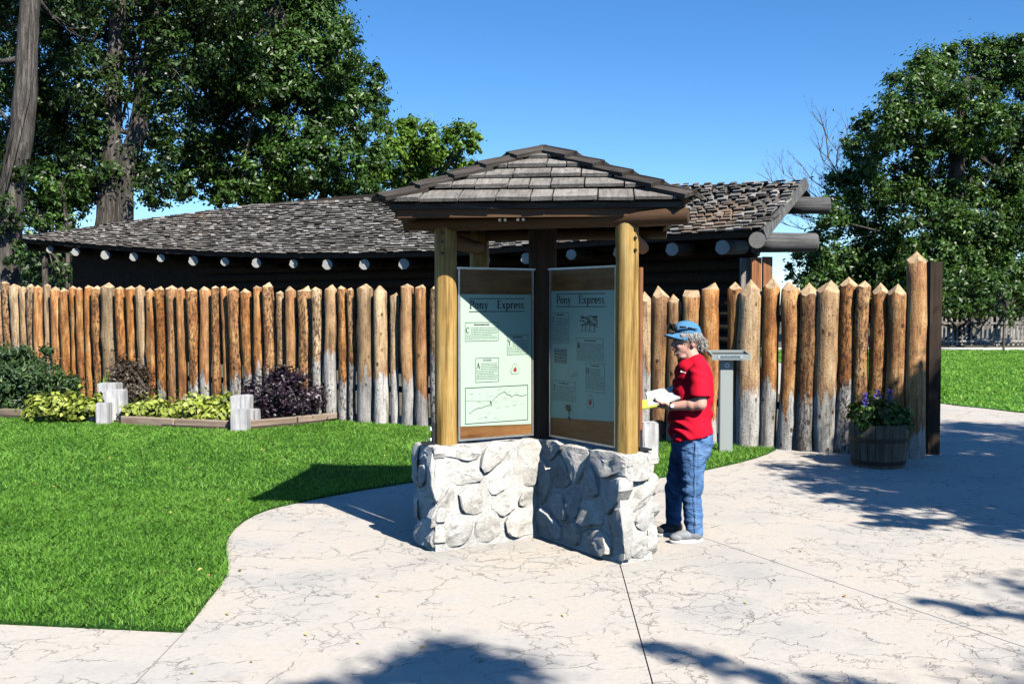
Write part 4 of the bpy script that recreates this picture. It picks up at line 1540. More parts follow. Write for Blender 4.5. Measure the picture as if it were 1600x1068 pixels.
# ---- posters
def glyphs():
    """hand-drawn serif letters: (width, list of (x0,y0,x1,y1,half width)), unit = cap height"""
    T, t, s = 0.085, 0.035, 0.03
    def serif(x, y, w=0.15): return (x - w, y, x + w, y, s)
    def arc(cx, cy, rx, ry, a0, a1, thick=T, thin=t, n=9):
        out = []
        for i in range(n):
            p, q = a0 + (a1 - a0) * i / n, a0 + (a1 - a0) * (i + 1) / n
            m_ = (p + q) / 2
            w = thin + (thick - thin) * abs(math.cos(m_))
            out.append((cx + rx * math.cos(p), cy + ry * math.sin(p), cx + rx * math.cos(q), cy + ry * math.sin(q), w))
        return out
    pi = math.pi
    G = {}
    G['P'] = (0.66, [(0.16, 0, 0.16, 1, T), serif(0.16, 0.03), (0.02, 0.97, 0.36, 0.97, t), (0.16, 0.47, 0.36, 0.47, t)] + arc(0.34, 0.72, 0.24, 0.25, -pi / 2, pi / 2))
    G['o'] = (0.62, arc(0.30, 0.32, 0.22, 0.31, 0, 2 * pi, n=16))
    G['n'] = (0.70, [(0.15, 0, 0.15, 0.64, T * .9), serif(0.15, 0.03, .14), (0.03, .62, .15, .62, s), (0.52, 0, 0.52, 0.42, T * .9), serif(0.52, 0.03, .14)] + arc(0.34, 0.42, 0.18, 0.21, pi, 0, n=8))
    G['y'] = (0.60, [(0.10, .64, .30, .0, T * .9), (0.50, .64, .22, -.26, t), serif(.12, .63, .13), serif(.49, .63, .11), (.08, -.24, .22, -.27, T * .7)])
    G['E'] = (0.70, [(0.16, 0, 0.16, 1, T), (0.02, .97, .60, .97, t), (0.02, .03, .62, .03, t), (.16, .52, .44, .52, t), (.60, .80, .60, .99, s), (.62, .01, .62, .22, s), (.44, .42, .44, .62, s)])
    G['x'] = (0.62, [(0.10, .64, .50, 0, T * .9), (0.48, .64, .10, 0, t), serif(.12, .63, .12), serif(.47, .63, .11), serif(.11, .02, .11), serif(.49, .02, .12)])
    G['p'] = (0.68, [(0.15, -.30, 0.15, .64, T * .9), serif(.15, -.29, .14), (.03, .62, .15, .62, s)] + arc(0.34, .32, .22, .31, -pi, pi, n=16))
    G['r'] = (0.52, [(0.15, 0, 0.15, .64, T * .9), serif(.15, .03, .14), (.03, .62, .15, .62, s), (.15, .45, .34, .62, t), (.34, .58, .44, .58, T)])
    G['e'] = (0.58, arc(0.29, .32, .21, .31, 0, 1.75 * pi, n=14) + [(.09, .34, .50, .34, t)])
    G['s'] = (0.50, arc(.24, .48, .15, .15, 0.3, 1.45 * pi, T * .8, t, 8) + arc(.24, .17, .16, .16, pi / 2, -0.8 * pi, T * .8, t, 8))
    G['A'] = (0.80, [(.38, 1, .66, 0, T), (.38, 1, .10, 0, t), (.20, .35, .56, .35, t), serif(.10, .03, .12), serif(.66, .03, .14)])
    G['T'] = (0.76, [(.36, 0, .36, 1, T), serif(.36, .03), (.05, .97, .67, .97, t), (.06, .80, .06, .98, s), (.66, .80, .66, .98, s)])
    G['Y'] = (0.80, [(.10, 1, .38, .45, T), (.66, 1, .38, .45, t), (.38, 0, .38, .48, T), serif(.38, .03), serif(.12, .97, .13), serif(.64, .97, .12)])
    G['R'] = (0.76, [(0.16, 0, 0.16, 1, T), serif(0.16, 0.03), (0.02, 0.97, 0.36, 0.97, t), (0.16, 0.5, 0.36, 0.5, t), (.36, .5, .66, .03, T), serif(.68, .03, .1)] + arc(0.34, 0.735, 0.24, 0.235, -pi / 2, pi / 2))
    G['H'] = (0.86, [(.16, 0, .16, 1, T), (.66, 0, .66, 1, T), (.16, .52, .66, .52, t), serif(.16, .03), serif(.66, .03), serif(.16, .97), serif(.66, .97)])
    G['C'] = (0.74, arc(.40, .5, .30, .49, 0.25 * pi, 1.75 * pi, n=14) + [(.62, .68, .62, .92, s)])
    G['S'] = (0.60, arc(.29, .74, .20, .23, 0.2, 1.45 * pi, T * .9, t, 9) + arc(.29, .26, .22, .25, pi / 2, -0.85 * pi, T * .9, t, 9))
    G['N'] = (0.84, [(.14, 0, .14, 1, t), (.14, 1, .66, 0, T), (.66, 0, .66, 1, t), serif(.14, .03, .12), serif(.66, .97, .12), serif(.12, .97, .12)])
    G['O'] = (0.80, arc(.39, .5, .31, .49, 0, 2 * pi, n=18))
    G['I'] = (0.36, [(.18, 0, .18, 1, T), serif(.18, .03, .14), serif(.18, .97, .14)])
    return G


GL = glyphs()


class Print:
    """flat print on a panel, x along the panel, z up it (metres)"""
    def __init__(s):
        s.q = {}
        s.n = 0
        s.key = ('lettering', 0)

    def start(s, name):
        s.n += 1
        s.key = (name, s.n)

    def put(s, ink, poly): s.q.setdefault(s.key, []).append((ink, poly))

    def line(s, x0, y0, x1, y1, hw, ink='ink'):
        d = Vector((x1 - x0, y1 - y0))
        if d.length < 1e-6: return
        d.normalize()
        n = Vector((-d.y, d.x)) * hw
        e = d * hw * 0.4
        s.put(ink, [(x0 - e.x + n.x, y0 - e.y + n.y), (x0 - e.x - n.x, y0 - e.y - n.y), (x1 + e.x - n.x, y1 + e.y - n.y), (x1 + e.x + n.x, y1 + e.y + n.y)])

    def text(s, txt, x, y, h, ink='ink', wx=1.0, sp=0.03, bold=1.0):
        for ch in txt:
            if ch == ' ':
                x += 0.4 * h * wx
                continue
            w, st = GL[ch]
            for (a, b, c, d, hw) in st: s.line(x + a * h * wx, y + b * h, x + c * h * wx, y + d * h, hw * h * bold, ink)
            x += (w + sp) * h * wx
        return x

    def width(s, txt, h, wx=1.0, sp=0.03): return sum(0.4 if c == ' ' else GL[c][0] + sp for c in txt) * h * wx

    def rect(s, x0, y0, x1, y1, hw, ink='ink'):
        for a in ((x0, y0, x1, y0), (x1, y0, x1, y1), (x1, y1, x0, y1), (x0, y1, x0, y0)): s.line(*a, hw, ink)

    def words(s, x0, x1, y, hw, rd, ink='ink_mid'):
        x = x0
        while x < x1 - 0.004:
            w = min(rd.uniform(0.008, 0.026), x1 - x)
            s.line(x, y, x + w, y, hw * rd.uniform(.8, 1.2), ink)
            x += w + 0.0045

    def block(s, x0, x1, yt, yb, rd, cap=None, head=None, frame=True):
        s.start('text_block')
        if frame: s.rect(x0, yb, x1, yt, 0.0013, 'ink')
        y = yt - 0.016
        if head == 'STATIONS':
            h = 0.0125
            s.text(head, (x0 + x1) / 2 - s.width(head, h, 1) / 2, y - 0.006, h)
        elif head:
            w = (x1 - x0) * 0.45
            s.words((x0 + x1) / 2 - w / 2, (x0 + x1) / 2 + w / 2, y, 0.0036, rd, 'ink')
        y -= 0.024
        caph = 0.04
        first = y
        while y > yb + 0.008:
            xs_ = x0 + 0.008
            if cap and y > first - caph: xs_ += 0.038
            s.words(xs_, x1 - (0.008 if rd.random() > .25 else rd.uniform(.01, .06)), y, 0.0021, rd)
            y -= 0.0125
        if cap: s.text(cap, x0 + 0.005, first - caph + 0.006, caph)

    def disc(s, cx, cy, rx, ry, ink, n=14, f=None):
        p = []
        for i in range(n):
            a = 2 * math.pi * i / n
            k = f(a) if f else 1
            p.append((cx + rx * k * math.cos(a), cy + ry * k * math.sin(a)))
        s.put(ink, p)

    def badge(s, cx, cy, r):
        s.start('emblem')
        def tri(a): return 1.0 + 0.16 * math.cos(3 * (a - math.pi / 2))
        s.disc(cx, cy, r, r * 1.1, 'ink_mid', 24, tri)
        s.disc(cx, cy, r * .9, r * 1.0, 'paper', 24, tri)
        for (a, b, c) in ((0, .12, .34), (-.2, -.15, .26), (.22, -.12, .24), (0.05, -.36, .2), (.1, .42, .16)):
            s.disc(cx + a * r, cy + b * r, r * c, r * c, 'ink_red', 10)
        s.disc(cx + .28 * r, cy + .2 * r, r * .1, r * .1, 'ink', 8)
        s.disc(cx - .12 * r, cy - .05 * r, r * .12, r * .1, 'ink', 8)

    def build(s, parent, rotm, y0):
        lay = {'ink_faint': 0.0008, 'ink_mid': 0.0012, 'paper': 0.0016, 'ink_red': 0.0020, 'ink': 0.0024}
        for (nm, _), items_ in s.q.items():
            vs, fs, mi, inks = [], [], [], []
            for ink, p in items_:
                if ink not in inks: inks.append(ink)
                b = len(vs)
                vs += [(q[0], y0 - lay[ink], q[1]) for q in p]
                fs.append(tuple(range(b, b + len(p))))
                mi.append(inks.index(ink))
            link(nm, mesh(vs, fs, False, mi), [M[k_] for k_ in inks], parent)


def panel(origin, xdir, W, H, sheet, fill, seed):
    """backing board with frame; local x along the panel, -y faces the reader"""
    nrm = ZV.cross(xdir)
    rotm = Matrix((xdir, nrm, ZV)).transposed()
    mb = MB()
    mb.box((W / 2, 0.0, H / 2), (W - 0.012, 0.022, H - 0.012))
    o = link('panel', mb.mesh(), M['panel_wood'], kiosk, origin)
    o.rotation_euler = rotm.to_euler()
    fr = MB()
    t = 0.014
    fr.box((W / 2, 0, H - t / 2), (W + .03, 0.042, t))
    fr.box((W / 2, 0, t / 2), (W, 0.040, t))
    fr.box((t / 2, 0, H / 2), (t, 0.038, H - 2 * t - .002))
    fr.box((W - t / 2, 0, H / 2), (t, 0.038, H - 2 * t - .002))
    link('frame', fr.mesh(), M['alu'], o)
    z1, z0a, z0b = sheet
    x0, x1 = 0.02, W - 0.02
    yb = -0.0125
    wav = []
    n = 12
    vs = [(x0, yb, z1 * H), (x1, yb, z1 * H)] + [(x1 + (x0 - x1) * i / n, yb, (z0b + (z0a - z0b) * i / n) * H) for i in range(n + 1)]
    vs2 = [(v[0], v[1] - 0.003, v[2]) for v in vs]
    m_ = len(vs)
    fs = [tuple(range(m_)), tuple(range(2 * m_ - 1, m_ - 1, -1))] + [(i, i + m_, (i + 1) % m_ + m_, (i + 1) % m_) for i in range(m_)]
    link('poster', mesh(vs + vs2, fs), M['paper'], o)
    pr = Print()
    fill(pr, W, H, random.Random(seed))
    pr.build(o, rotm, yb - 0.003)
    return o


def fill_left(pr, W, H, rd):
    X = lambda u: u * W
    Z = lambda v: (1 - v) * H
    pr.line(X(.14), Z(.18), X(.87), Z(.18), 0.0028)
    pr.line(X(.14), Z(.255), X(.87), Z(.255), 0.0028)
    h = 0.056
    w1, w2 = pr.width('Pony', h), pr.width('Express', h)
    k1, k2 = 0.25 * W / w1, 0.365 * W / w2
    pr.text('Pony', X(.145), Z(.237), h, wx=k1, bold=1.1)
    pr.text('Express', X(.505), Z(.237), h, wx=k2, bold=1.1)
    pr.block(X(.09), X(.52), Z(.318), Z(.425), rd, 'C', 'x')
    pr.block(X(.64), X(.92), Z(.395), Z(.51), rd, 'Y', 'x')
    pr.block(X(.225), X(.525), Z(.525), Z(.665), rd, 'A', 'STATIONS')
    pr.badge(X(.745), Z(.60), 0.036)
    pr.start('trail_map')
    x0, x1, zt, zb_ = X(.09), X(.92), Z(.695), Z(.902)
    pr.rect(x0, zb_, x1, zt, 0.0022)
    # the trail wanders from lower left to the right edge
    tr = [(.06, .28), (.12, .36), (.2, .42), (.3, .45), (.38, .48), (.44, .62), (.5, .72), (.56, .80), (.62, .84), (.68, .74), (.74, .68), (.8, .74), (.88, .70), (.98, .72)]
    for a, b in zip(tr, tr[1:]):
        mx, my = (a[0] + b[0]) / 2, (a[1] + b[1]) / 2 + rd.uniform(-.03, .03)
        P2 = lambda q: (x0 + (x1 - x0) * q[0], zb_ + (zt - zb_) * q[1])
        pr.line(*P2(a), *P2((mx, my)), 0.0016)
        pr.line(*P2((mx, my)), *P2(b), 0.0016)
    pr.line(x0, zb_ + .64 * (zt - zb_), x0 + .4 * (x1 - x0), zb_ + .60 * (zt - zb_), 0.0008, 'ink_mid')
    pr.put('ink', [P2((.38, .60)), P2((.405, .50)), P2((.42, .50)), P2((.39, .62))])
    for _ in range(34):
        a, b = rd.uniform(.04, .9), rd.uniform(.06, .92)
        c = rd.uniform(.02, .08)
        pr.line(*P2((a, b)), *P2((a + c, b + rd.uniform(-.05, .06))), 0.0011, 'ink_mid' if rd.random() < .5 else 'ink_faint')


def fill_right(pr, W, H, rd):
    X = lambda u: u * W
    Z = lambda v: (1 - v) * H
    pr.line(X(.11), Z(.153), X(.85), Z(.153), 0.0028)
    pr.line(X(.11), Z(.226), X(.85), Z(.226), 0.0028)
    h = 0.056
    w1, w2 = pr.width('Pony', h), pr.width('Express', h)
    pr.text('Pony', X(.115), Z(.208), h, wx=.23 * W / w1, bold=1.1)
    pr.text('Express', X(.46), Z(.208), h, wx=.38 * W / w2, bold=1.1)
    pr.block(X(.045), X(.31), Z(.262), Z(.44), rd, 'T', 'x')
    pr.start('engraving')
    # engraving of a horse and rider, only a dark hatch at this size
    for _ in range(60):
        a = rd.uniform(.47, .72)
        b = rd.uniform(.275, .335)
        pr.line(X(a), Z(b), X(min(.74, a + rd.uniform(.02, .07))), Z(b + rd.uniform(-.008, .01)), 0.0024, 'ink' if rd.random() < .6 else 'ink_mid')
    for u in (.52, .57, .63, .69): pr.line(X(u), Z(.325), X(u + rd.uniform(-.02, .03)), Z(.362), 0.0035)
    pr.line(X(.47), Z(.366), X(.73), Z(.366), 0.0018, 'ink_mid')
    pr.block(X(.44), X(.82), Z(.405), Z(.53), rd, 'R', 'x')
    pr.start('text_block')
    for k in range(9): pr.words(X(.08), X(.28), Z(.478 + .0095 * k), 0.0036, rd, 'ink' if k % 2 else 'ink_mid')
    pr.start('engraving')
    pr.rect(X(.3), Z(.645), X(.45), Z(.585), 0.0008, 'ink_faint')
    for k in range(4): pr.line(X(rd.uniform(.32, .4)), Z(.6 + .01 * k), X(rd.uniform(.4, .44)), Z(.6 + .01 * k), .002, 'ink_mid')
    pr.block(X(.57), X(.84), Z(.545), Z(.705), rd, 'H', 'x')
    pr.block(X(.06), X(.41), Z(.662), Z(.775), rd, 'T', 'x')
    pr.badge(X(.635), Z(.765), 0.042)
    pr.start('engraving')
    pr.rect(X(.24), Z(.885), X(.37), Z(.795), 0.0008, 'ink_mid')
    for _ in range(26):
        a, b = rd.uniform(.25, .33), rd.uniform(.80, .83)
        pr.line(X(a), Z(b), X(a + .03), Z(b + rd.uniform(-.006, .006)), 0.003)
    for _ in range(14):
        b = rd.uniform(.83, .88)
        pr.line(X(rd.uniform(.29, .33)), Z(b), X(rd.uniform(.31, .35)), Z(b + .01), 0.003)


PW, PH = 0.645, 1.235
panel(K(0.045, 0.775, HW + 0.012), -KV, PW, PH, (0.845, 0.085, 0.070), fill_left, 1)
panel(K(0.17, 0.045, HW + 0.012), KU, 0.78, PH, (0.865, 0.115, 0.145), fill_right, 2)

# ------------------------------------------------------------------ planting bed: timbers, stumps, shrubs
def edging(a, b, label, h=0.13):
    a, b = gp(*a), gp(*b)
    d = b - a
    ln = d.length
    mb = MB()
    mb.box((0, 0, h / 2), (ln, 0.10, h))
    bm = bmesh.new()
    me = mb.mesh()
    bm.from_mesh(me)
    bmesh.ops.bevel(bm, geom=bm.edges[:], offset=0.008, segments=1, affect='EDGES')
    bm.to_mesh(me)
    bm.free()
    o = link('edging_timber', me, M['edging'], None, (a + b) / 2 + Vector((0, 0.06, 0)))
    o.rotation_euler = (0, 0, math.atan2(d.y, d.x))
    return tag(o, label, 'timber', 'edging timbers of the planting bed')


edging((0, 652), (62, 655), 'edging timber at the left end of the bed, below the big green shrub')
edging((66, 655), (137, 659), 'short edging timber below the smaller patch of yellow-green plants')
edging((190, 664), (272, 669), 'brown edging timber just right of the tall stepped timber stumps')
edging((274, 669), (358, 672.5), 'brown edging timber just left of the stumps beside the purple shrub')
edging((388, 672), (460, 665.5), 'edging timber in front of the dark purple shrub')
edging((462, 665), (529, 658), 'edging timber running from the purple shrub up to the log fence')


def stump(x, yb, yt, w, label, dy=0.0, depth=None, rz=0.0, z0=0.0, group='pale timber stumps'):
    p = gp(x, yb)
    if dy: p = pix(x, 600, p.y + dy); p.z = 0
    h = CAMZ + (475 - yt) / F * p.y
    ww = w / F * p.y
    dd = depth or ww
    mb = MB()
    mb.box((0, 0, h / 2 - 0.02), (ww, dd, h + 0.04))
    me = mb.mesh()
    bm = bmesh.new()
    bm.from_mesh(me)
    bmesh.ops.bevel(bm, geom=bm.edges[:], offset=0.012, segments=2, affect='EDGES')
    bmesh.ops.subdivide_edges(bm, edges=bm.edges, cuts=2, use_grid_fill=True)
    for v in bm.verts: v.co += Vector((noise.noise(v.co * 6 + p), noise.noise(v.co * 6 - p), 0.6 * noise.noise(v.co * 9 + p))) * 0.012
    bm.to_mesh(me)
    bm.free()
    smooth_by_angle(me, 45)
    o = link('timber_stump', me, M['stump'], None, (p.x, p.y + dd / 2, 0))
    o.rotation_euler = (0, 0, rz)
    return tag(o, label, 'stump', group)


stump(166, 662, 599, 30, 'tallest pale timber stump, at the back of the left stepped group', 0.32)
stump(176, 662, 610, 29, 'second tallest pale timber stump of the left stepped group, front right', 0.06, None, 0.1)
stump(158, 663.5, 630, 20, 'low pale timber stump at the front of the left stepped group', -0.10)
stump(141, 661, 646, 12, 'smallest pale timber stump, at the left foot of the stepped group', 0.0)
stump(374, 672, 619, 30, 'taller pale timber stump behind its neighbour beside the purple shrub', 0.22)
stump(372, 674, 640, 26, 'front pale timber stump beside the dark purple shrub', -0.08)
stump(394, 671, 640, 18, 'pale timber stump half hidden under the dark purple shrub', 0.05)
p = pix(1016, 690, 8.95)
stump(1015, 716, 661, 25, 'pale timber stump on the grass right behind the kiosk, beside the person', 0, None, 0.2)


def shrub(name, base_px, blobs, Yoff, mat, label, cat, per_m2, leaf, group=None, stems=8, z0=0.05, droop=0.0, stemh=None):
    b = gp(*base_px)
    b.y += Yoff
    root = empty(name, (b.x, b.y, z0), label, cat, group)
    bl = []
    for (x, y, r) in blobs:
        YY = b.y + random.uniform(-.15, .15)
        bl.append((pix(x, y, YY), r / F * YY * 1.15, 1.0))
    mb = MB()
    for i in range(stems):
        c = bl[i % len(bl)]
        e = (c[0] - Vector(root.location)) + Vector((random.uniform(-1, 1), random.uniform(-1, 1), random.uniform(-.2, .8))) * c[1] * 0.8
        m_ = e * 0.45 + Vector((random.uniform(-.05, .05), random.uniform(-.05, .05), .05))
        mb.tube([Vector((random.uniform(-.06, .06), random.uniform(-.06, .06), -.04)), m_, e], [0.012, 0.008, 0.003], 5)
    link('stems', mb.mesh(True), M['bare'], root)
    p, n, t = blob_points(bl, per_m2 * 1.0, 0.55, 0.8)
    k = p[:, 2] > z0 + 0.01
    p, n, t = p[k] - np.array(root.location), n[k], t[k]
    link('foliage', leaf_mesh(p, n, leaf[0], leaf[1], t, M[mat], droop), None, root)
    return root


shrub('green_shrub', (52, 650), [(50, 610, 38), (20, 600, 36), (78, 612, 30), (48, 585, 26), (22, 572, 22), (-20, 600, 40), (100, 622, 20), (62, 565, 14), (25, 640, 22), (95, 590, 14), (10, 550, 16), (40, 548, 12), (75, 548, 10), (110, 600, 14)], 0.75, 'leaf_bush', 'large loose green shrub at the left end of the planting bed', 'shrub', 1100, (0.075, 0.022), None, 14)
shrub('bronze_shrub', (203, 650), [(203, 600, 26), (195, 580, 20), (214, 612, 22), (185, 605, 18), (205, 570, 12), (222, 590, 13)], 0.9, 'leaf_bronze', 'bronze-leaved upright shrub behind the stepped timber stumps', 'shrub', 950, (0.055, 0.022), None, 12)
shrub('purple_shrub', (447, 660), [(447, 620, 34), (420, 615, 26), (475, 622, 24), (448, 595, 22), (430, 640, 24), (465, 642, 22), (405, 622, 16), (490, 630, 13), (470, 592, 10), (425, 592, 10), (448, 660, 14), (390, 605, 8), (500, 612, 8), (440, 580, 9)], 0.02, 'leaf_purple', 'dark purple-leaved shrub in front of the pale fence logs', 'shrub', 620, (0.055, 0.024), None, 16)
for (lab, pts) in (('wide patch of yellow-green leafy plants between the two groups of stumps', [(205, 645, 13), (222, 640, 14), (242, 645, 15), (262, 643, 16), (282, 648, 15), (302, 646, 17), (322, 648, 16), (342, 645, 15), (352, 652, 12), (232, 655, 10), (270, 657, 10), (312, 659, 11), (335, 660, 9), (292, 658, 9)]),
                   ('small patch of yellow-green leafy plants below the big green shrub', [(62, 636, 12), (80, 634, 14), (98, 636, 13), (116, 637, 14), (132, 642, 12), (145, 635, 10), (90, 646, 10), (118, 649, 9), (66, 644, 8)])):
    px0 = sum(p[0] for p in pts) / len(pts)
    shrub('yellow_green_plants', (px0, 664), [(a, b_ - 2 + random.uniform(-3, 3), c * random.uniform(.9, 1.25)) for a, b_, c in pts], 0.22, 'leaf_yellow', lab, 'plant', 1500, (0.085, 0.048), 'yellow-green bedding plants', 8)


def sword_plant(px, Yoff, label, n=16, h=0.62):
    b = gp(*px)
    b.y += Yoff
    root = empty('sword_leaf_plant', (b.x, b.y, 0.05), label, 'plant')
    for i in range(n):
        a = random.uniform(0, 6.28)
        ln = h * random.uniform(.6, 1.1)
        le = random.uniform(.1, .35)
        vs, w = [], 0.022
        for k in range(5):
            t = k / 4
            c = Vector((math.cos(a) * le * t * t * ln, math.sin(a) * le * t * t * ln, t * ln))
            sd = Vector((-math.sin(a), math.cos(a), 0)) * w * (1 - t ** 2) + Vector((0.001, 0, 0))
            vs += [c - sd, c + Vector((math.cos(a), math.sin(a), 0)) * 0.004 * (1 - t), c + sd]
        fs = []
        for k in range(4):
            fs += [(3 * k, 3 * k + 1, 3 * k + 4, 3 * k + 3), (3 * k + 1, 3 * k + 2, 3 * k + 5, 3 * k + 4)]
        me = mesh(vs, fs, True)
        set_tone(me, [random.uniform(.2, .9)] * 15)
        link('leaf', me, M['iris'], root)


sword_plant((135, 660), 0.62, 'fan of upright sword-shaped green leaves left of the stepped stumps')

# ------------------------------------------------------------------ half-barrel planter
bp = gp(1386, 733)
bp.y += 0.27
barrel = empty('barrel_planter', (bp.x, bp.y, 0), 'half-barrel wooden planter with blue flowers in the shade by the gate post', 'planter')
BH, NS = 0.455, 22


def brad(t): return 0.262 + 0.045 * math.sin(0.15 + 1.35 * t)


for i in range(NS):
    a0, a1 = 2 * math.pi * (i + 0.03) / NS, 2 * math.pi * (i + 0.97) / NS
    vs = []
    jz = random.uniform(-.006, .006)
    for k in range(6):
        t = k / 5
        for (a, dr) in ((a0, 0), (a1, 0), (a1, -0.028), (a0, -0.028)):
            r_ = brad(t) + dr
            vs.append((r_ * math.cos(a), r_ * math.sin(a), t * BH + (jz if k == 5 else 0)))
    fs = [(0, 1, 2, 3), (23, 22, 21, 20)]
    for k in range(5):
        for q in range(4):
            fs.append((4 * k + q, 4 * k + 4 + q, 4 * k + 4 + (q + 1) % 4, 4 * k + (q + 1) % 4))
    link('stave', mesh(vs, fs), M['stave'], barrel)
for t0, t1 in ((0.07, 0.17), (0.60, 0.70)):
    vs, fs = [], []
    n = 40
    for k in range(n):
        a = 2 * math.pi * k / n
        for t, dr in ((t0, 0.0005), (t1, 0.0005), (t1, 0.005), (t0, 0.005)):
            r_ = brad(t) + dr
            vs.append((r_ * math.cos(a), r_ * math.sin(a), t * BH))
    for k in range(n):
        for q in range(4):
            fs.append((4 * k + q, 4 * ((k + 1) % n) + q, 4 * ((k + 1) % n) + (q + 1) % 4, 4 * k + (q + 1) % 4))
    link('hoop', mesh(vs, fs), M['hoop'], barrel)
mb = MB()
mb.tube([(0, 0, BH * 0.5), (0, 0, BH - 0.05)], [brad(.5) - 0.03, brad(.9) - 0.03], 22)
link('soil', mb.mesh(), M['soil'], barrel)
fl = empty('flowering_plant', (bp.x, bp.y, BH - 0.05), 'leafy plant with blue flower spikes growing in the half-barrel', 'plant')
bl = [(Vector((bp.x + dx, bp.y + dy, BH + dz)), r, 1) for dx, dy, dz, r in ((-.15, -.1, .06, .14), (.1, -.12, .08, .15), (-.02, .08, .12, .17), (.2, .05, .08, .14), (-.2, .08, .09, .12), (0.02, -.18, .03, .12), (.24, -.1, .02, .10))]
p_, n_, t_ = blob_points(bl, 800, 0.5, 0.7)
link('foliage', leaf_mesh(p_ - np.array(fl.location), n_, 0.055, 0.026, t_, M['leaf_mid']), None, fl)
for (dx, dy, h) in ((-.16, -.05, .27), (-.14, -.02, .33), (-.01, .02, .36), (.02, .05, .31), (.13, .05, .36), (.10, -.02, .28)):
    mb = MB()
    mb.tube([(dx * .6, dy * .6, 0), (dx, dy, h * .6), (dx * 1.1, dy * 1.1, h + .05)], [0.004, 0.003, 0.002], 5)
    st_ = link('flower_stalk', mb.mesh(True), M['leaf_mid'], fl)
    q = np.array([(dx * 1.07 + random.gauss(0, .012), dy * 1.07 + random.gauss(0, .012), h * .72 + .11 * random.random() + .03) for _ in range(34)])
    link('blossom', leaf_mesh(q, rng.normal(size=(34, 3)), 0.024, 0.02, rng.random(34), M['petal']), None, st_)

# ------------------------------------------------------------------ grey sign pedestal
sp = gp(1135, 708)
sp.y += 0.07
ped = empty('sign_pedestal', (sp.x, sp.y, 0), 'grey steel pedestal with a tilted sign tray on the grass behind the person', 'sign')
k_ = sp.y / F
hp = CAMZ + (475 - 560) * k_
mb = MB()
mb.box((0, 0, hp / 2), (20.5 * k_, 0.10, hp))
me = mb.mesh()
bm = bmesh.new(); bm.from_mesh(me); bmesh.ops.bevel(bm, geom=bm.edges[:], offset=0.006, segments=2, affect='EDGES'); bm.to_mesh(me); bm.free()
o = link('pole', me, M['grey_paint'], ped)
mb = MB()
mb.tube([(0.004, -0.050, hp - 0.075), (0.004, -0.054, hp - 0.075)], [0.032, 0.032], 20)
s_ = link('sticker', mb.mesh(), M['white'], ped)
mb = MB()
mb.add([(-.012, -.0555, hp - .07), (.020, -.0555, hp - .07), (.004, -.0555, hp - .088)], [(0, 1, 2)])
link('emblem', mb.mesh(), M['ink_red'], s_)
TW, TD = 60.5 * k_, 0.30
tl = R(7)
tray = empty('tray', (0.03, 0, hp + 0.02))
tray.parent = ped
mb = MB()
mb.box((0, 0, 0), (TW, TD, 0.012))
face = link('sign_face', mb.mesh(), M['dark_paint'], ped, (0.03, 0.0, hp + 0.045))
face.rotation_euler = (tl, 0, 0)
bpy.data.objects.remove(tray)
for c, s in (((0, TD / 2 - .008, .012), (TW, .016, .036)), ((-TW / 2 + .008, 0, .012), (.016, TD - .036, .034)), ((TW / 2 - .008, 0, .012), (.016, TD - .036, .034))):
    mb = MB()
    mb.box(c, s)
    link('tray_rim', mb.mesh(), M['grey_paint'], face)
mb = MB()
mb.box((0, -TD / 2, -0.004), (TW, .022, .062))
lip = link('tray_lip', mb.mesh(), M['grey_paint'], face)
mb = MB()
mb.box((-0.012, -TD / 2 - .013, 0.004), (TW * .64, .004, .044))
plate = link('label_plate', mb.mesh(), M['bluish'], face)
pr = Print()
rd = random.Random(4)
for z in (0.014, 0.004, -0.006): pr.words(-TW * .28, TW * .24, z, 0.0022, rd, 'ink')
pr.build(plate, None, -TD / 2 - .015)

# ------------------------------------------------------------------ far picket fences
for (nm, lab, Yf, x0, x1, ztop, zb_, rails, step) in (('picket_fence', 'low weathered picket fence along the far side of the path', 42.6, 15.0, 26.5, 0.74, 0.06, (0.235,), 0.185), ('picket_fence', 'taller weathered picket fence standing behind the low one', 45.5, 16.0, 28.5, 1.44, 0.10, (0.90, 0.3), 0.215)):
    pf = empty(nm, ((x0 + x1) / 2, Yf, 0), lab, 'fence', 'far picket fences')
    cx = (x0 + x1) / 2
    base_me = []
    for v in range(5):
        mb = MB()
        w, h = random.uniform(.07, .09), ztop - zb_ + random.uniform(-.05, .05)
        mb.add([(-w / 2, -.01, 0), (w / 2, -.01, 0), (w / 2, -.01, h - .06), (0, -.01, h), (-w / 2, -.01, h - .06), (-w / 2, .01, 0), (w / 2, .01, 0), (w / 2, .01, h - .06), (0, .01, h), (-w / 2, .01, h - .06)],
               [(0, 1, 2, 3, 4), (9, 8, 7, 6, 5), (0, 5, 6, 1), (1, 6, 7, 2), (2, 7, 8, 3), (3, 8, 9, 4), (4, 9, 5, 0)])
        base_me.append(mb.mesh())
    x = x0
    while x < x1:
        o = link('picket', random.choice(base_me), M['picket'], pf, (x - cx, 0, zb_))
        o.rotation_euler = (0, random.uniform(-.03, .03), 0)
        x += step * random.uniform(.85, 1.15)
    for rz_ in rails:
        mb = MB()
        mb.box((0, -.035, rz_), (x1 - x0, .045, .085))
        link('rail', mb.mesh(), M['picket'], pf)
    for k in range(6):
        mb = MB()
        mb.box((x0 - cx + (x1 - x0) * k / 5, .055, ztop * .5), (.09, .09, ztop))
        link('post', mb.mesh(), M['picket'], pf)

# ------------------------------------------------------------------ trees
gz = Vector((1, 1, 0))
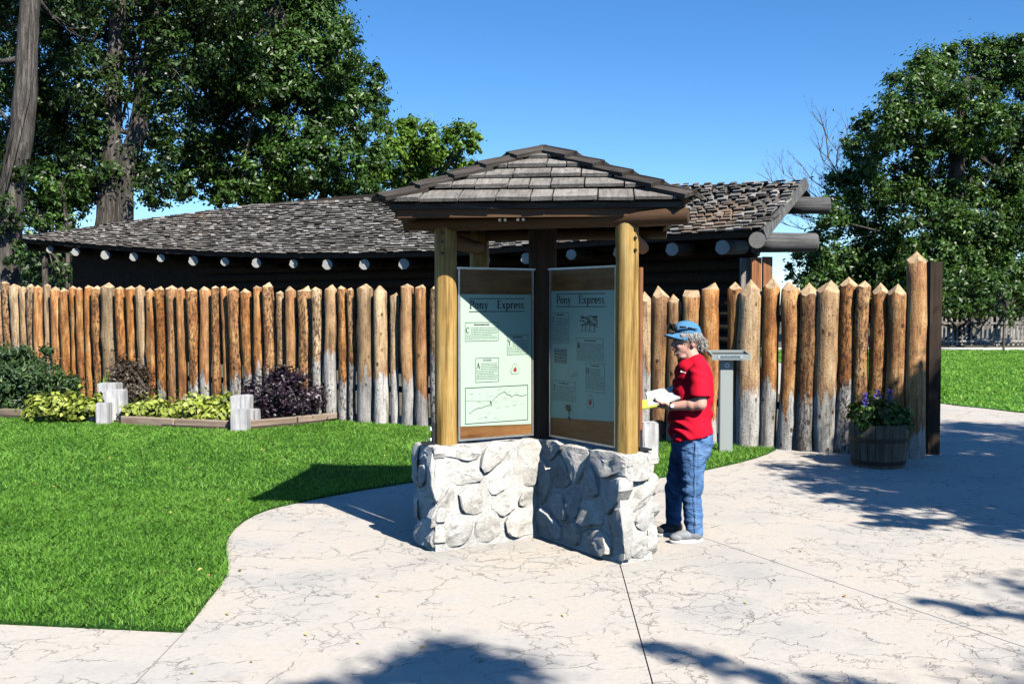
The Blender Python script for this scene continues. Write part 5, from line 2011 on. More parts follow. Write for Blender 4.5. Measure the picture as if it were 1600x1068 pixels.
# far left pale trunk, close to the end of the building
b = pix(8, 560, 31.0) * 1; b.z = 0
tree('old_tree', b, [([pix(2, 560, 31) * Vector((1, 1, 0)), pix(8, 430, 31), pix(18, 300, 31), pix(35, 200, 31), pix(42, 90, 31), pix(48, -20, 31), pix(56, -190, 31)], [0.46, 0.42, 0.36, 0.34, 0.30, 0.27, 0.18])],
     pblobs([(0, 40, 60, .5), (70, -60, 90, .7), (-60, 60, 90, .7), (20, -140, 110, .8), (110, 40, 50, .35), (-20, 150, 40, .5), (10, 250, 34, .5, -2.2), (2, 330, 34, .8, -2.5), (18, 395, 22, .8, -2.5), (30, 345, 16, .5, -2.4)], 32.8, 0.5),
     'tall old tree with a pale straight trunk at the far left', per_m2=75, leaf=(0.16, 0.07), mat='leaf_dark', limbs=8)
# twin-trunked tree behind the left wing of the roof
b = pix(180, 560, 37.0); b.z = 0
tree('twin_trunk_tree', b, [([pix(164, 560, 37) * gz, pix(163, 440, 37), pix(166, 340, 37), pix(176, 200, 37), pix(180, 90, 37), pix(186, -30, 37), pix(176, -160, 37)], [0.52, 0.46, 0.34, 0.30, 0.28, 0.25, 0.15]),
                            ([pix(192, 560, 37.3) * gz, pix(196, 440, 37.3), pix(194, 320, 37.3), pix(200, 250, 37.3), pix(218, 190, 37.3), pix(228, 110, 37.3), pix(244, 50, 37.3), pix(246, -60, 37.3), pix(262, -190, 37.3)], [0.5, 0.40, 0.31, 0.29, 0.32, 0.30, 0.28, 0.22, 0.12])],
     pblobs([(110, 50, 70, .45), (60, 110, 70, .5), (150, 130, 55, .4), (90, 200, 60, .75), (150, 215, 46, .8), (175, 260, 44, .9), (130, 250, 34, .8), (215, 275, 34, .8), (240, 200, 30, .5), (290, 40, 70, .7), (250, 60, 42, .7), (270, 110, 40, .6), (210, 30, 60, .45), (340, -30, 90, .8), (180, -80, 120, .8), (60, -60, 90, .6), (120, 310, 26, .6), (190, 310, 22, .7), (30, 200, 50, .6), (225, 150, 28, .5), (40, 60, 60, .6), (30, 250, 44, .8), (90, 260, 44, .9), (100, 290, 40, .8), (150, 300, 30, .7), (245, 285, 34, .9), (260, 250, 30, .6), (250, 310, 22, .7), (300, 90, 46, .6), (130, 130, 50, .5), (20, 120, 50, .6), (250, 150, 36, .35), (80, 220, 60, .9, 2.5), (130, 255, 50, .9, 2.5), (100, 170, 60, .8, 2.5), (270, 205, 50, .7, 2.5), (240, 255, 40, .8, 2.5), (285, 150, 50, .8, 2.5), (40, 180, 60, .8, 2.5), (140, 60, 70, .6, 2.5), (70, 30, 70, .6, 2.5), (270, 20, 60, .8, 2.5), (330, 60, 50, .8, 2.5), (205, 130, 40, .5, 2.5), (280, 300, 26, .7, 2.5), (20, 260, 50, .9, 2.5)], 37.5, 1.3),
     'large tree with twin rough trunks rising behind the left end of the roof', per_m2=78, leaf=(0.17, 0.075), mat='leaf_dark', limbs=16)
b = pix(430, 560, 42.0); b.z = 0
tree('dense_tree', b, [([b, pix(430, 400, 42), pix(425, 240, 42), pix(440, 120, 42), pix(430, 0, 42)], [0.5, 0.45, 0.36, 0.24, 0.12])],
     pblobs([(440, 40, 90), (500, 40, 55), (530, 85, 42), (470, 110, 70), (400, 110, 66), (350, 120, 50), (320, 150, 34, .8), (340, 200, 50), (400, 190, 60), (460, 190, 60), (520, 160, 50), (570, 140, 34), (590, 165, 22), (560, 190, 40), (345, 285, 34), (375, 295, 30), (430, 300, 34), (500, 270, 40), (555, 280, 36), (580, 250, 26), (300, 260, 34), (310, 240, 36, .9), (360, 255, 40), (420, 260, 44), (480, 260, 44), (535, 250, 42), (290, 285, 26), (330, 300, 24), (400, 300, 30), (460, 300, 30), (520, 290, 30), (470, -40, 80), (390, -40, 80), (540, 50, 22), (585, 118, 18)], 42, 2.0),
     'tall dense dark green tree behind the middle of the building', per_m2=88, leaf=(0.19, 0.085), mat='leaf_mid', limbs=16)
b = pix(640, 560, 48.0); b.z = 0
tree('lime_tree', b, [([b, pix(650, 330, 48), pix(655, 270, 48), pix(660, 220, 48)], [0.35, 0.3, 0.2, 0.08])],
     pblobs([(620, 215, 32), (650, 205, 26), (672, 225, 28), (700, 225, 26), (722, 210, 22), (735, 220, 16), (725, 250, 20), (690, 260, 24), (650, 250, 30), (610, 250, 32), (585, 270, 28), (620, 285, 24), (570, 290, 22), (660, 280, 18), (742, 232, 10), (600, 195, 14)], 48, 1.2),
     'smaller sunlit yellow-green tree beside the dense one, left of the kiosk roof', per_m2=95, leaf=(0.19, 0.095), mat='leaf_lime', limbs=12)
b = pix(75, 560, 35.5); b.z = 0
tree('undergrowth_tree', b, [([b, pix(70, 420, 35.5), pix(62, 330, 35.5)], [0.14, 0.1, 0.04]), ([b + Vector((.9, .2, 0)), pix(105, 430, 35.6), pix(110, 350, 35.6)], [0.1, 0.07, 0.03])],
     pblobs([(60, 300, 46, .9), (95, 285, 40, .8), (30, 330, 40, .9), (75, 345, 38, .9), (110, 330, 28, .8), (40, 370, 26, .9), (90, 375, 24, .8), (60, 415, 26, .35), (100, 420, 24, .3), (20, 280, 30, .7)], 35.5, 0.8),
     'low bushy tree under the tall trunks at the far left', per_m2=80, leaf=(0.16, 0.075), mat='leaf_mid', limbs=10)
# big tree on the right
b = pix(1500, 540, 50.0); b.z = 0
tree('spreading_tree', b, [([b, pix(1495, 440, 50), pix(1490, 330, 50), pix(1500, 220, 50), pix(1510, 120, 50)], [0.6, 0.5, 0.42, 0.3, 0.15])],
     pblobs([(1455, 120, 42), (1420, 150, 44), (1500, 110, 44), (1550, 105, 44), (1595, 100, 40), (1640, 120, 60), (1385, 190, 42), (1450, 190, 60), (1520, 180, 60), (1590, 180, 60), (1355, 235, 34), (1400, 260, 56), (1470, 270, 60), (1545, 260, 60), (1610, 270, 60), (1320, 290, 32, .9), (1350, 320, 50), (1420, 340, 60), (1500, 340, 60), (1580, 340, 60), (1650, 300, 80), (1290, 340, 34), (1310, 400, 44), (1370, 410, 50), (1270, 410, 30), (1245, 425, 16), (1290, 450, 40), (1440, 420, 56), (1520, 420, 56), (1600, 420, 60), (1350, 460, 44), (1480, 80, 14), (1430, 95, 16), (1545, 75, 16), (1590, 68, 16), (1345, 190, 14), (1420, 470, 44), (1480, 475, 40), (1540, 480, 36), (1600, 478, 40)], 50, 2.5),
     'huge spreading dark green tree filling the right edge', per_m2=72, leaf=(0.20, 0.095), mat='leaf_mid', limbs=22, zmin=1.0)
b = pix(1560, 545, 46.8); b.z = 0
tree('bushy_tree', b, [([b, pix(1555, 470, 46.8), pix(1550, 420, 46.8)], [0.2, 0.15, 0.06])],
     pblobs([(1475, 480, 26, .8, -5.2), (1500, 492, 20, .6, -5.4), (1450, 470, 30, .8, -5), (1530, 478, 22, .6, -5.2), (1575, 480, 22, .7, -5.3), (1610, 470, 26, .8, -5.2), (1560, 455, 30, .8, -5), (1470, 505, 12, .4, -5.4), (1520, 450, 32, .8, -5), (1480, 395, 50), (1540, 400, 54), (1600, 410, 50), (1450, 440, 40), (1510, 450, 42), (1570, 450, 44), (1630, 450, 50), (1430, 400, 26), (1470, 465, 24), (1600, 340, 40), (1550, 350, 34), (1500, 350, 30)], 46.8, 0.8),
     'brighter green bushy tree overhanging the far picket fences', per_m2=85, leaf=(0.18, 0.08), mat='leaf_mid', limbs=10, zmin=1.2)
# sapling on the far lawn
b = gp(1568, 549)
tree('sapling', b, [([b, pix(1568, 520, b.y), pix(1569, 490, b.y), pix(1567, 455, b.y)], [0.04, 0.035, 0.03, 0.012])], pblobs([(1568, 478, 16), (1572, 500, 10), (1564, 455, 14)], b.y, .2), 'thin young sapling standing in front of the picket fence', per_m2=90, leaf=(0.12, 0.06), mat='leaf_mid', limbs=3)
# bare dead tree behind the right gable
random.seed(21)
b = pix(1365, 540, 54.0); b.z = 0
root = empty('bare_tree', b, 'bare dead branches sticking out left of the big right-hand tree', 'tree')
mb = MB()
trunk_mesh(mb, [Vector((0, 0, 0)), pix(1360, 420, 54) - b, pix(1350, 340, 54) - b], [0.2, 0.16, 0.11])
s0 = pix(1345, 345, 54) - b
for (tx, ty, rad) in ((1275, 175, .07), (1290, 195, .05), (1318, 190, .06), (1246, 250, .06), (1188, 268, .055), (1215, 255, .04), (1265, 215, .05), (1235, 300, .05), (1210, 320, .04), (1225, 350, .045), (1255, 335, .04), (1240, 380, .03)):
    e = pix(tx, ty, 54 + random.uniform(-.8, .8)) - b
    pts, rr = [s0.copy()], [rad]
    for k in range(1, 9):
        t = k / 8
        q = s0.lerp(e, t) + Vector((random.uniform(-.22, .22), random.uniform(-.2, .2), random.uniform(-.2, .2) - .7 * math.sin(t * 3.14) * (0.5 if ty > 230 else .15)))
        pts.append(q)
        rr.append(rad * (1 - .8 * t))
    mb.tube(pts, rr, 6)
    for k in (3, 4, 5, 6, 7):
        for _ in range(2):
            branchy(mb, pts[k], (e - s0).normalized() + Vector((random.uniform(-1, 1), random.uniform(-.6, .6), random.uniform(-.3, .9))), random.uniform(.5, 1.2), max(.018, rr[k] * .55), 2, 0.8, 5)
link('branches', mb.mesh(True), M['bare'], root)
# grey thicket seen through the open left end of the building
random.seed(31)
for px_, lab in ((70, 'bare grey thicket behind the fence beside the pale trunk'), (108, 'bare grey thicket under the left end of the roof')):
    b = pix(px_, 540, 38.5); b.z = 0
    root = empty('bare_thicket', b, lab, 'bush')
    mb = MB()
    for k in range(16):
        branchy(mb, Vector((random.uniform(-.5, .5), random.uniform(-.4, .4), random.uniform(1.2, 2.6))), (random.uniform(-1, 1), random.uniform(-.6, .2), random.uniform(-.2, .9)), 1.3, 0.026, 2, 0.9, 4)
    for k in range(4):
        mb.tube([(random.uniform(-.3, .3), 0, 0), (random.uniform(-.4, .4), 0, 1.2), (random.uniform(-.5, .5), 0, 2.6)], [.05, .04, .02], 6)
    link('branches', mb.mesh(True), M['bare'], root)
# distant woods that close the horizon behind everything
random.seed(41)
for x, Y, h, r, lab in ((-60, 78, 6, 9, 'distant dark tree beyond the far left trunk'), (-40, 84, 7, 9, 'distant dark tree behind the twin trunks'), (-20, 90, 5, 8, 'distant dark tree behind the dense tree'), (30, 84, 6, 8, 'distant dark tree behind the left half of the spreading tree'), (44, 72, 8, 9, 'distant dark tree behind the picket fences'), (58, 66, 9, 10, 'distant dark tree beyond the right edge of the spreading tree')):
    root = empty('distant_tree', (x, Y, 0), lab, 'tree', 'distant trees')
    mb = MB()
    mb.tube([(0, 0, 0), (0, 0, h * .7)], [.4, .2], 8)
    link('trunk', mb.mesh(True), M['bark'], root)
    bl = [(Vector((x + random.uniform(-r * .5, r * .5), Y + random.uniform(-2, 2), random.uniform(1.5, max(2, h * .6)))), r * .34, 1) for _ in range(7)]
    crown(root, bl, 9, 0.5, 0.26, M['leaf_dark'], 0.2)


# ---- trees beside and behind the camera, whose shade falls on the pavement
def sh(X, Y, r, z, d=1.0):
    t = z / 0.95
    return (Vector((X + 0.55 * t, Y - 0.835 * t, z)), r, d)


random.seed(51)
tree('shade_tree', (13.5, 4.8, 0), [([(13.5, 4.8, 0), (13.3, 4.9, 2.5), (13.0, 5.0, 5.0), (12.8, 5.2, 8.0)], [0.4, 0.34, 0.27, 0.12])],
     [sh(4.05, 11.3, .5, 4.6), sh(4.35, 12.15, .42, 4.8), sh(4.8, 12.3, .6, 5.0), sh(4.6, 10.6, .7, 4.8), sh(3.9, 10.5, .5, 4.5), sh(4.0, 9.6, .5, 4.4), sh(4.5, 9.4, .6, 4.5), sh(5.2, 10.8, .8, 5.0), sh(6.0, 12.6, .9, 5.6), sh(6.2, 11.0, .9, 5.2), sh(3.65, 9.9, .72, 4.4), sh(3.5, 8.75, .55, 4.2), sh(4.15, 9.0, .65, 4.4), sh(3.2, 9.35, .42, 4.2), sh(3.1, 8.35, .30, 4.1, .8), sh(3.9, 8.2, .38, 4.2), sh(3.45, 10.8, .55, 4.4), sh(4.3, 10.2, .8, 4.6), sh(4.6, 11.2, .9, 4.8), sh(4.5, 8.1, .45, 4.2), sh(2.95, 9.9, .18, 4.1, .8), sh(5.0, 9.9, 1.05, 4.6), sh(4.0, 9.4, .5, 4.5, .8), sh(3.7, 10.6, .45, 4.4, .7), sh(4.35, 10.9, .75, 4.6), sh(5.3, 11.6, 1.1, 5.2), sh(4.2, 11.9, .35, 4.2, .8), sh(3.8, 9.95, .4, 4.4, .7), sh(4.6, 8.75, .5, 4.4, .8), sh(5.6, 9.0, .7, 4.5, .9), sh(7.0, 10.0, 1.3, 5.2), sh(7.2, 12.4, 1.6, 6.0), sh(6.6, 8.3, .55, 4.7, .8), sh(8.4, 8.6, 1.0, 5.0), sh(9.5, 11, 2.0, 6.5), sh(9.0, 13.4, 1.5, 7.0), sh(11.5, 13, 2.2, 7.5), sh(11.5, 10, 2.0, 6.8), sh(7.0, 14.3, .9, 6.5), sh(5.2, 13.3, .55, 5.2)],
     'leafy shade tree standing to the right of the view', per_m2=200, leaf=(0.12, 0.055), mat='leaf_mid', limbs=14)
tree('shade_tree', (7.5, -7.5, 0), [([(7.5, -7.5, 0), (7.3, -7.4, 3), (7.0, -7.2, 6.5), (6.6, -7.0, 10)], [0.45, 0.38, 0.28, 0.12])],
     [sh(-.35, 4.75, .42, 6.5, 1.2), sh(-.1, 4.55, .45, 6.5, 1.2), sh(-.75, 4.6, .3, 6.4), sh(-.32, 4.35, .42, 6.5, 1.0), sh(-.75, 4.3, .26, 6.4), sh(.0, 4.2, .4, 6.6, 1.0), sh(-.1, 4.75, .14, 6.2), sh(.72, 5.25, .09, 6.2, 1.4), sh(.88, 5.08, .11, 6.2, 1.4), sh(1.06, 4.9, .12, 6.2, 1.4), sh(1.3, 4.72, .14, 6.2, 1.4), sh(1.6, 4.62, .16, 6.2, 1.2), sh(1.1, 4.45, .14, 6.2, 1.2), sh(2.4, 6.02, .09, 6.0, 1.4), sh(2.62, 5.85, .13, 6.0, 1.4), sh(2.9, 5.66, .16, 6.0, 1.3), sh(3.3, 5.7, .3, 6.0), sh(3.9, 5.7, .7, 6.2), sh(2.6, 3.4, 1.0, 6.5), sh(.2, 3.2, .9, 6.8), sh(4, 3.8, 1.3, 6.8), sh(1.8, 1.6, 1.6, 7.5), sh(4.5, 1.4, 1.9, 7.5), sh(-.5, 1.6, 1.1, 7.2)],
     'leafy shade tree standing behind the photographer', per_m2=150, leaf=(0.11, 0.05), mat='leaf_mid', limbs=4)

# ------------------------------------------------------------------ the person
YP = 7.73


def q_(px, py, dy=0.0):
    return pix(px, py, YP + dy)


person = empty('person', (q_(1072, 700).x, YP, 0), 'person in red t-shirt, jeans and blue cap reading beside the kiosk', 'person')
PO = Vector(person.location)


def capsule(mb, p0, p1, r0, r1, seg=14, e0=True, e1=True):
    p0, p1 = Vector(p0), Vector(p1)
    d = (p1 - p0).normalized()
    pts, rr = [], []
    if e0:
        for a in (80, 55, 28): pts.append(p0 - d * r0 * math.sin(R(a))); rr.append(r0 * math.cos(R(a)))
    pts.append(p0); rr.append(r0)
    for t in (0.33, 0.66): pts.append(p0.lerp(p1, t)); rr.append(r0 + (r1 - r0) * t)
    pts.append(p1); rr.append(r1)
    if e1:
        for a in (28, 55, 80): pts.append(p1 + d * r1 * math.sin(R(a))); rr.append(r1 * math.cos(R(a)))
    mb.tube(pts, rr, seg)


def ellip(mb, c, r, rot=None, n=12, m_=18):
    vs, fs = [], []
    for i in range(n + 1):
        th = math.pi * i / n
        for k in range(m_):
            ph = 2 * math.pi * k / m_
            v = Vector((r[0] * math.sin(th) * math.cos(ph), r[1] * math.sin(th) * math.sin(ph), r[2] * math.cos(th)))
            if rot is not None: v = rot @ v
            vs.append(Vector(c) + v)
    for i in range(n):
        for k in range(m_):
            fs.append((i * m_ + k, (i + 1) * m_ + k, (i + 1) * m_ + (k + 1) % m_, i * m_ + (k + 1) % m_))
    mb.add(vs, fs)


def loft(mb, secs, seg=28):
    """secs: (centre, half depth along x, half width along y[, tilt of the plane in x])"""
    vs, fs = [], []
    for s in secs:
        c, hx, hy = Vector(s[0]), s[1], s[2]
        tl = s[3] if len(s) > 3 else 0
        for k in range(seg):
            a = 2 * math.pi * k / seg
            e = 0.86
            cx, sy = math.copysign(abs(math.cos(a)) ** e, math.cos(a)), math.copysign(abs(math.sin(a)) ** e, math.sin(a))
            vs.append(c + Vector((hx * cx, hy * sy, tl * cx * hx)))
    n = len(secs)
    for i in range(n - 1):
        for k in range(seg):
            fs.append((i * seg + k, i * seg + (k + 1) % seg, (i + 1) * seg + (k + 1) % seg, (i + 1) * seg + k))
    fs.append(tuple(range(seg))[::-1])
    fs.append(tuple((n - 1) * seg + k for k in range(seg)))
    mb.add(vs, fs)


def fuse(name, mb, voxel, smooth, mats, parent, disp=None, paint=None):
    """one continuous skin from overlapping volumes"""
    me = mb.mesh()
    bm = bmesh.new()
    bm.from_mesh(me)
    bmesh.ops.recalc_face_normals(bm, faces=bm.faces)
    bm.to_mesh(me)
    bm.free()
    o = bpy.data.objects.new('tmp', me)
    COL.objects.link(o)
    r_ = o.modifiers.new('r', 'REMESH')
    r_.mode = 'VOXEL'
    r_.voxel_size = voxel
    r_.adaptivity = 0
    sm = o.modifiers.new('s', 'SMOOTH')
    sm.factor = 0.5
    sm.iterations = smooth
    dg = bpy.context.evaluated_depsgraph_get()
    out = bpy.data.meshes.new_from_object(o.evaluated_get(dg))
    bpy.data.objects.remove(o)
    out.materials.clear()
    for m_ in mats: out.materials.append(m_)
    if disp:
        co = np.empty(len(out.vertices) * 3, np.float32)
        no = np.empty(len(out.vertices) * 3, np.float32)
        out.vertices.foreach_get('co', co)
        out.vertex_normals.foreach_get('vector', no)
        co, no = co.reshape(-1, 3), no.reshape(-1, 3)
        d = np.array([disp(Vector(c)) for c in co])
        out.vertices.foreach_set('co', (co + no * d[:, None]).reshape(-1))
    out.polygons.foreach_set('use_smooth', [True] * len(out.polygons))
    if paint:
        idx = [paint(p.center) for p in out.polygons]
        out.polygons.foreach_set('material_index', idx)
    out.update()
    return link(name, out, None, parent)


def L_(px, py, dy=0.0):
    return q_(px, py, dy) - PO


# skin: head, neck, arms, hands in one surface
mb = MB()
HY = 0.0
turn = R(14)
hc = L_(1071, 533)
hrot = Matrix.Rotation(turn, 3, 'Z')
fx = hrot @ Vector((-1, 0, 0))     # where the face looks
fy = hrot @ Vector((0, -1, 0))     # towards the viewer's side


def H(f, s, u):
    """head point: forward, towards the camera side, up"""
    return hc + fx * f + fy * s + ZV * u


ellip(mb, H(-0.012, 0, 0.022), (0.098, 0.076, 0.104), hrot)
ellip(mb, H(0.030, 0, -0.030), (0.062, 0.060, 0.078), hrot)
ellip(mb, H(0.040, 0, -0.080), (0.044, 0.042, 0.032), hrot)
ellip(mb, H(0.058, 0.026, -0.036), (0.028, 0.028, 0.026), hrot)
ellip(mb, H(0.058, -0.026, -0.036), (0.028, 0.028, 0.026), hrot)
capsule(mb, H(0.080, 0, 0.008), H(0.104, 0, -0.026), 0.010, 0.014, 10)
ellip(mb, H(0.095, 0.010, -0.030), (0.011, 0.010, 0.009), hrot)
ellip(mb, H(0.095, -0.010, -0.030), (0.011, 0.010, 0.009), hrot)
ellip(mb, H(0.078, 0, 0.022), (0.018, 0.056, 0.014), hrot)
ellip(mb, H(0.080, 0, -0.058), (0.016, 0.026, 0.012), hrot)
ellip(mb, H(0.074, 0, -0.090), (0.016, 0.018, 0.014), hrot)
ellip(mb, H(-0.030, 0.074, -0.012), (0.020, 0.010, 0.032), hrot)
ellip(mb, H(-0.030, -0.074, -0.012), (0.020, 0.010, 0.032), hrot)
capsule(mb, H(-0.022, 0, -0.06), L_(1086, 572), 0.056, 0.066)
ellip(mb, H(0.025, 0, -0.105), (0.045, 0.040, 0.030), hrot)
# arms
SHn, ELn, WRn = L_(1094, 584, -.19), L_(1094, 631, -.245), L_(1047, 635, -.165)
SHf, ELf, WRf = L_(1084, 584, .19), L_(1082, 632, .24), L_(1046, 632, .10)
capsule(mb, SHn, ELn, 0.060, 0.047)
capsule(mb, ELn, WRn, 0.047, 0.029)
ellip(mb, ELn.lerp(WRn, 0.25), (0.055, 0.046, 0.047))
capsule(mb, SHf, ELf, 0.060, 0.047)
capsule(mb, ELf, WRf, 0.047, 0.029)


def hand(mb, wrist, d, upv, side_, thumb_side, curl, sc=1.0):
    """palm and five fingers; d = along the hand, upv = out of the back of the hand, side_ = across the knuckles"""
    d, upv, side_ = d.normalized(), upv.normalized(), side_.normalized()
    rotm = Matrix((d, side_, upv)).transposed()
    ellip(mb, wrist + d * 0.045 * sc, (0.052 * sc, 0.038 * sc, 0.017 * sc), rotm)
    ellip(mb, wrist + d * 0.012 * sc, (0.035 * sc, 0.028 * sc, 0.020 * sc), rotm)
    for i, (o, ln) in enumerate(((-0.029, .070), (-0.010, .080), (0.010, .076), (0.028, .060))):
        k = wrist + d * (0.080 - abs(o) * 0.25) * sc + side_ * o * thumb_side * -1 * sc
        a = curl + i * 0.10
        p, dd = k - d * 0.02 * sc, d.copy()
        for j, (fr, rr) in enumerate(((0.46, .0095), (.30, .0085), (.24, .0075))):
            ax = d.cross(upv)
            dd = Matrix.Rotation(-a * (0.55 if j == 0 else 1.0), 3, ax) @ dd
            e = p + dd * (ln * fr + (0.02 if j == 0 else 0)) * sc
            capsule(mb, p, e, rr * sc, rr * 0.92 * sc, 8)
            p = e
    tb = wrist + d * 0.018 * sc + side_ * 0.026 * thumb_side * sc
    t1 = tb + (d * 0.03 + side_ * 0.026 * thumb_side + upv * .004) * sc
    t2 = t1 + (d * 0.030 + side_ * 0.006 * thumb_side + upv * .012) * sc
    capsule(mb, tb, t1, 0.014 * sc, 0.011 * sc, 8)
    capsule(mb, t1, t2, 0.0105 * sc, 0.0085 * sc, 8)


hdn = (L_(1018, 631, -.10) - WRn).normalized()
hand(mb, WRn, hdn, Vector((-.15, -.55, -.80)), Vector((.1, -.85, .55)), 1, 0.42)
hdf = (L_(1020, 632, -.02) - WRf).normalized()
hand(mb, WRf, hdf, Vector((-.1, .35, -.92)), Vector((.2, .9, .35)), 1, 0.35)
body = fuse('body', mb, 0.0052, 4, [M['skin']], person)
# eyes, lips
for s in (1, -1):
    mb = MB()
    ellip(mb, H(0.076, 0.029 * s, 0.004), (0.012, 0.014, 0.0085), hrot, 8, 12)
    e_ = link('eye', mb.mesh(True), M['eye'], body)
    mb = MB()
    ellip(mb, H(0.0865, 0.027 * s, 0.002), (0.003, 0.006, 0.006), hrot, 6, 10)
    link('iris', mb.mesh(True), M['lens'], body)
mb = MB()
ellip(mb, H(0.0945, 0, -0.0545), (0.006, 0.021, 0.0045), hrot, 6, 12)
ellip(mb, H(0.0935, 0, -0.0625), (0.007, 0.019, 0.005), hrot, 6, 12)
link('lips', mb.mesh(True), M['lip'], body)

# t-shirt
mb = MB()
secs = []
for (py, xf, xb, hw, tl, dx) in ((556, 1064, 1093, .070, .35, 0), (562, 1060, 1099, .115, .30, 0), (568, 1058, 1103, .165, .25, 0), (577, 1056, 1108, .198, .15, 0), (590, 1054, 1112, .208, .1, 0), (606, 1051, 1113.5, .210, 0, 0), (622, 1048, 1113, .212, 0, 0), (640, 1046, 1111, .215, 0, 0), (656, 1045, 1111, .222, .02, 0), (668, 1045.5, 1112, .228, .1, 0), (680, 1046.5, 1112.5, .232, .18, 0)):
    a_, b_ = L_(xf, py), L_(xb, py)
    secs.append(((a_ + b_) / 2, (b_ - a_).x / 2, hw, tl))
loft(mb, secs)
for (sh_, el_) in ((SHn, ELn), (SHf, ELf)):
    d = el_ - sh_
    capsule(mb, sh_ + Vector((-.005, 0, .012)), sh_ + d * 0.80, 0.075, 0.080, 16, True, False)
ellip(mb, SHn + Vector((0.0, .05, .005)), (0.075, .075, .065))
ellip(mb, SHf + Vector((0.0, -.05, .005)), (0.075, .075, .065))


def folds(c):
    f = 0.013 * math.sin(c.z * 62 + 9 * noise.noise(c * 4) + c.x * 20) * max(0, noise.noise(c * 5 + Vector((3, 1, 2))) + .35)
    low = 1.0 if c.z < 0.95 else 0.55
    return f * low + 0.006 * noise.noise(c * 8) + 0.003 * noise.noise(c * 19)


fuse('t_shirt', mb, 0.009, 4, [M['shirt']], person, folds)
mb = MB()
pp_ = L_(1066, 581, -.185)
for k in range(4):
    mb.box(L_(1064.5 + 2.2 * k, 580 + .7 * k, -.212), (.006 + .003 * (k == 0), .004, .012 if k == 0 else .006))
link('chest_print', mb.mesh(), M['white'], person)

# jeans
mb = MB()
secs = []
for (py, xf, xb, hw) in ((668, 1049, 1111, .205), (680, 1049, 1113, .212), (694, 1049, 1112, .212), (708, 1050, 1108, .205), (718, 1052, 1102, .19)):
    a_, b_ = L_(xf, py), L_(xb, py)
    secs.append(((a_ + b_) / 2, (b_ - a_).x / 2, hw))
loft(mb, secs)
NHp, NKn, NAn = L_(1083, 712, -.105), L_(1081, 768, -.115), L_(1084.5, 835, -.125)
FHp, FKn, FAn = L_(1067, 712, .095), L_(1053, 768, .105), L_(1052.5, 818, .115)
FAn.z = 0.085
capsule(mb, NHp, NKn, 0.102, 0.074, 18)
capsule(mb, NKn, NAn, 0.073, 0.066, 18, True, False)
capsule(mb, FHp, FKn, 0.098, 0.070, 18)
capsule(mb, FKn, FAn, 0.069, 0.058, 18, True, False)


def jfold(c):
    z = c.z
    k = math.exp(-((z - 0.40) / 0.12) ** 2) + 0.8 * math.exp(-((z - 0.10) / 0.09) ** 2) + 0.5 * math.exp(-((z - 0.72) / 0.08) ** 2)
    return k * 0.006 * math.sin(z * 62 + 22 * c.x + 14 * noise.noise(c * 4)) + 0.006 * noise.noise(c * 7) + 0.003 * noise.noise(c * 18)


jeans = fuse('jeans', mb, 0.009, 4, [M['denim']], person, jfold)
# stitched side seam
mb = MB()
seam = [L_(1087, 690, -.222), L_(1088, 712, -.222), L_(1087, 745, -.208), L_(1086, 775, -.204), L_(1088, 805, -.206), L_(1089, 830, -.206)]
for a, b in zip(seam, seam[1:]):
    for k in range(9):
        p_ = a.lerp(b, k / 9)
        mb.box(p_, (0.0045, 0.004, 0.008))
link('side_seam', mb.mesh(), simple('seam_thread', (0.20, 0.28, 0.40), 0.9), jeans)
# shoes
def shoe(heel, toe, w, mt, label=None):
    d = toe - heel
    d.z = 0
    ln = d.length
    d.normalize()
    rot = Matrix((d, Vector((-d.y, d.x, 0)), ZV)).transposed()
    h0 = Vector((heel.x, heel.y, -PO.z))
    mb = MB()
    ellip(mb, h0 + d * ln * .24 + ZV * .058, (ln * .25, w * .46, .052), rot)
    ellip(mb, h0 + d * ln * .55 + ZV * .050, (ln * .34, w * .46, .040), rot)
    ellip(mb, h0 + d * ln * .78 + ZV * .038, (ln * .22, w * .47, .032), rot)
    ellip(mb, h0 + d * ln * .22 + ZV * .085, (ln * .17, w * .38, .035), rot)
    o = fuse('shoe', mb, .006, 3, [mt], person)
    mb = MB()
    vs, fs = [], []
    n = 26
    for z, k in ((0.0, 0.96), (0.004, 1.0), (.024, 1.0), (.028, .96)):
        for i in range(n):
            a = 2 * math.pi * i / n
            x = ln * .5 + ln * .51 * math.cos(a)
            ww = w * .5 * (0.86 + 0.16 * math.cos(a - .3))
            vs.append(h0 + d * (ln * .5 + ln * .51 * math.cos(a) * k) + Vector((-d.y, d.x, 0)) * (ww * math.sin(a) * k) + ZV * z)
    for r_ in range(3):
        for i in range(n): fs.append((r_ * n + i, r_ * n + (i + 1) % n, r_ * n + n + (i + 1) % n, r_ * n + n + i))
    fs.append(tuple(range(n))[::-1]); fs.append(tuple(3 * n + i for i in range(n)))
    mb.add(vs, fs)
    link('sole', smooth_by_angle(mb.mesh(), 50), M['sole'], o)
    mb = MB()
    for k in range(4):
        c = h0 + d * ln * (.42 + .075 * k) + ZV * (.092 - .010 * k)
        mb.tube([c - Vector((-d.y, d.x, 0)) * w * .24 - ZV * .012, c, c + Vector((-d.y, d.x, 0)) * w * .24 - ZV * .012], [.004] * 3, 5)
    link('laces', mb.mesh(), M['sole'], o)


shoe(L_(1098, 845, -.13), L_(1046, 845, -.17), 0.098, M['shoe_grey'])
shoe(L_(1066, 835, .115), L_(1024, 835, .07), 0.098, M['shoe_shaded'])
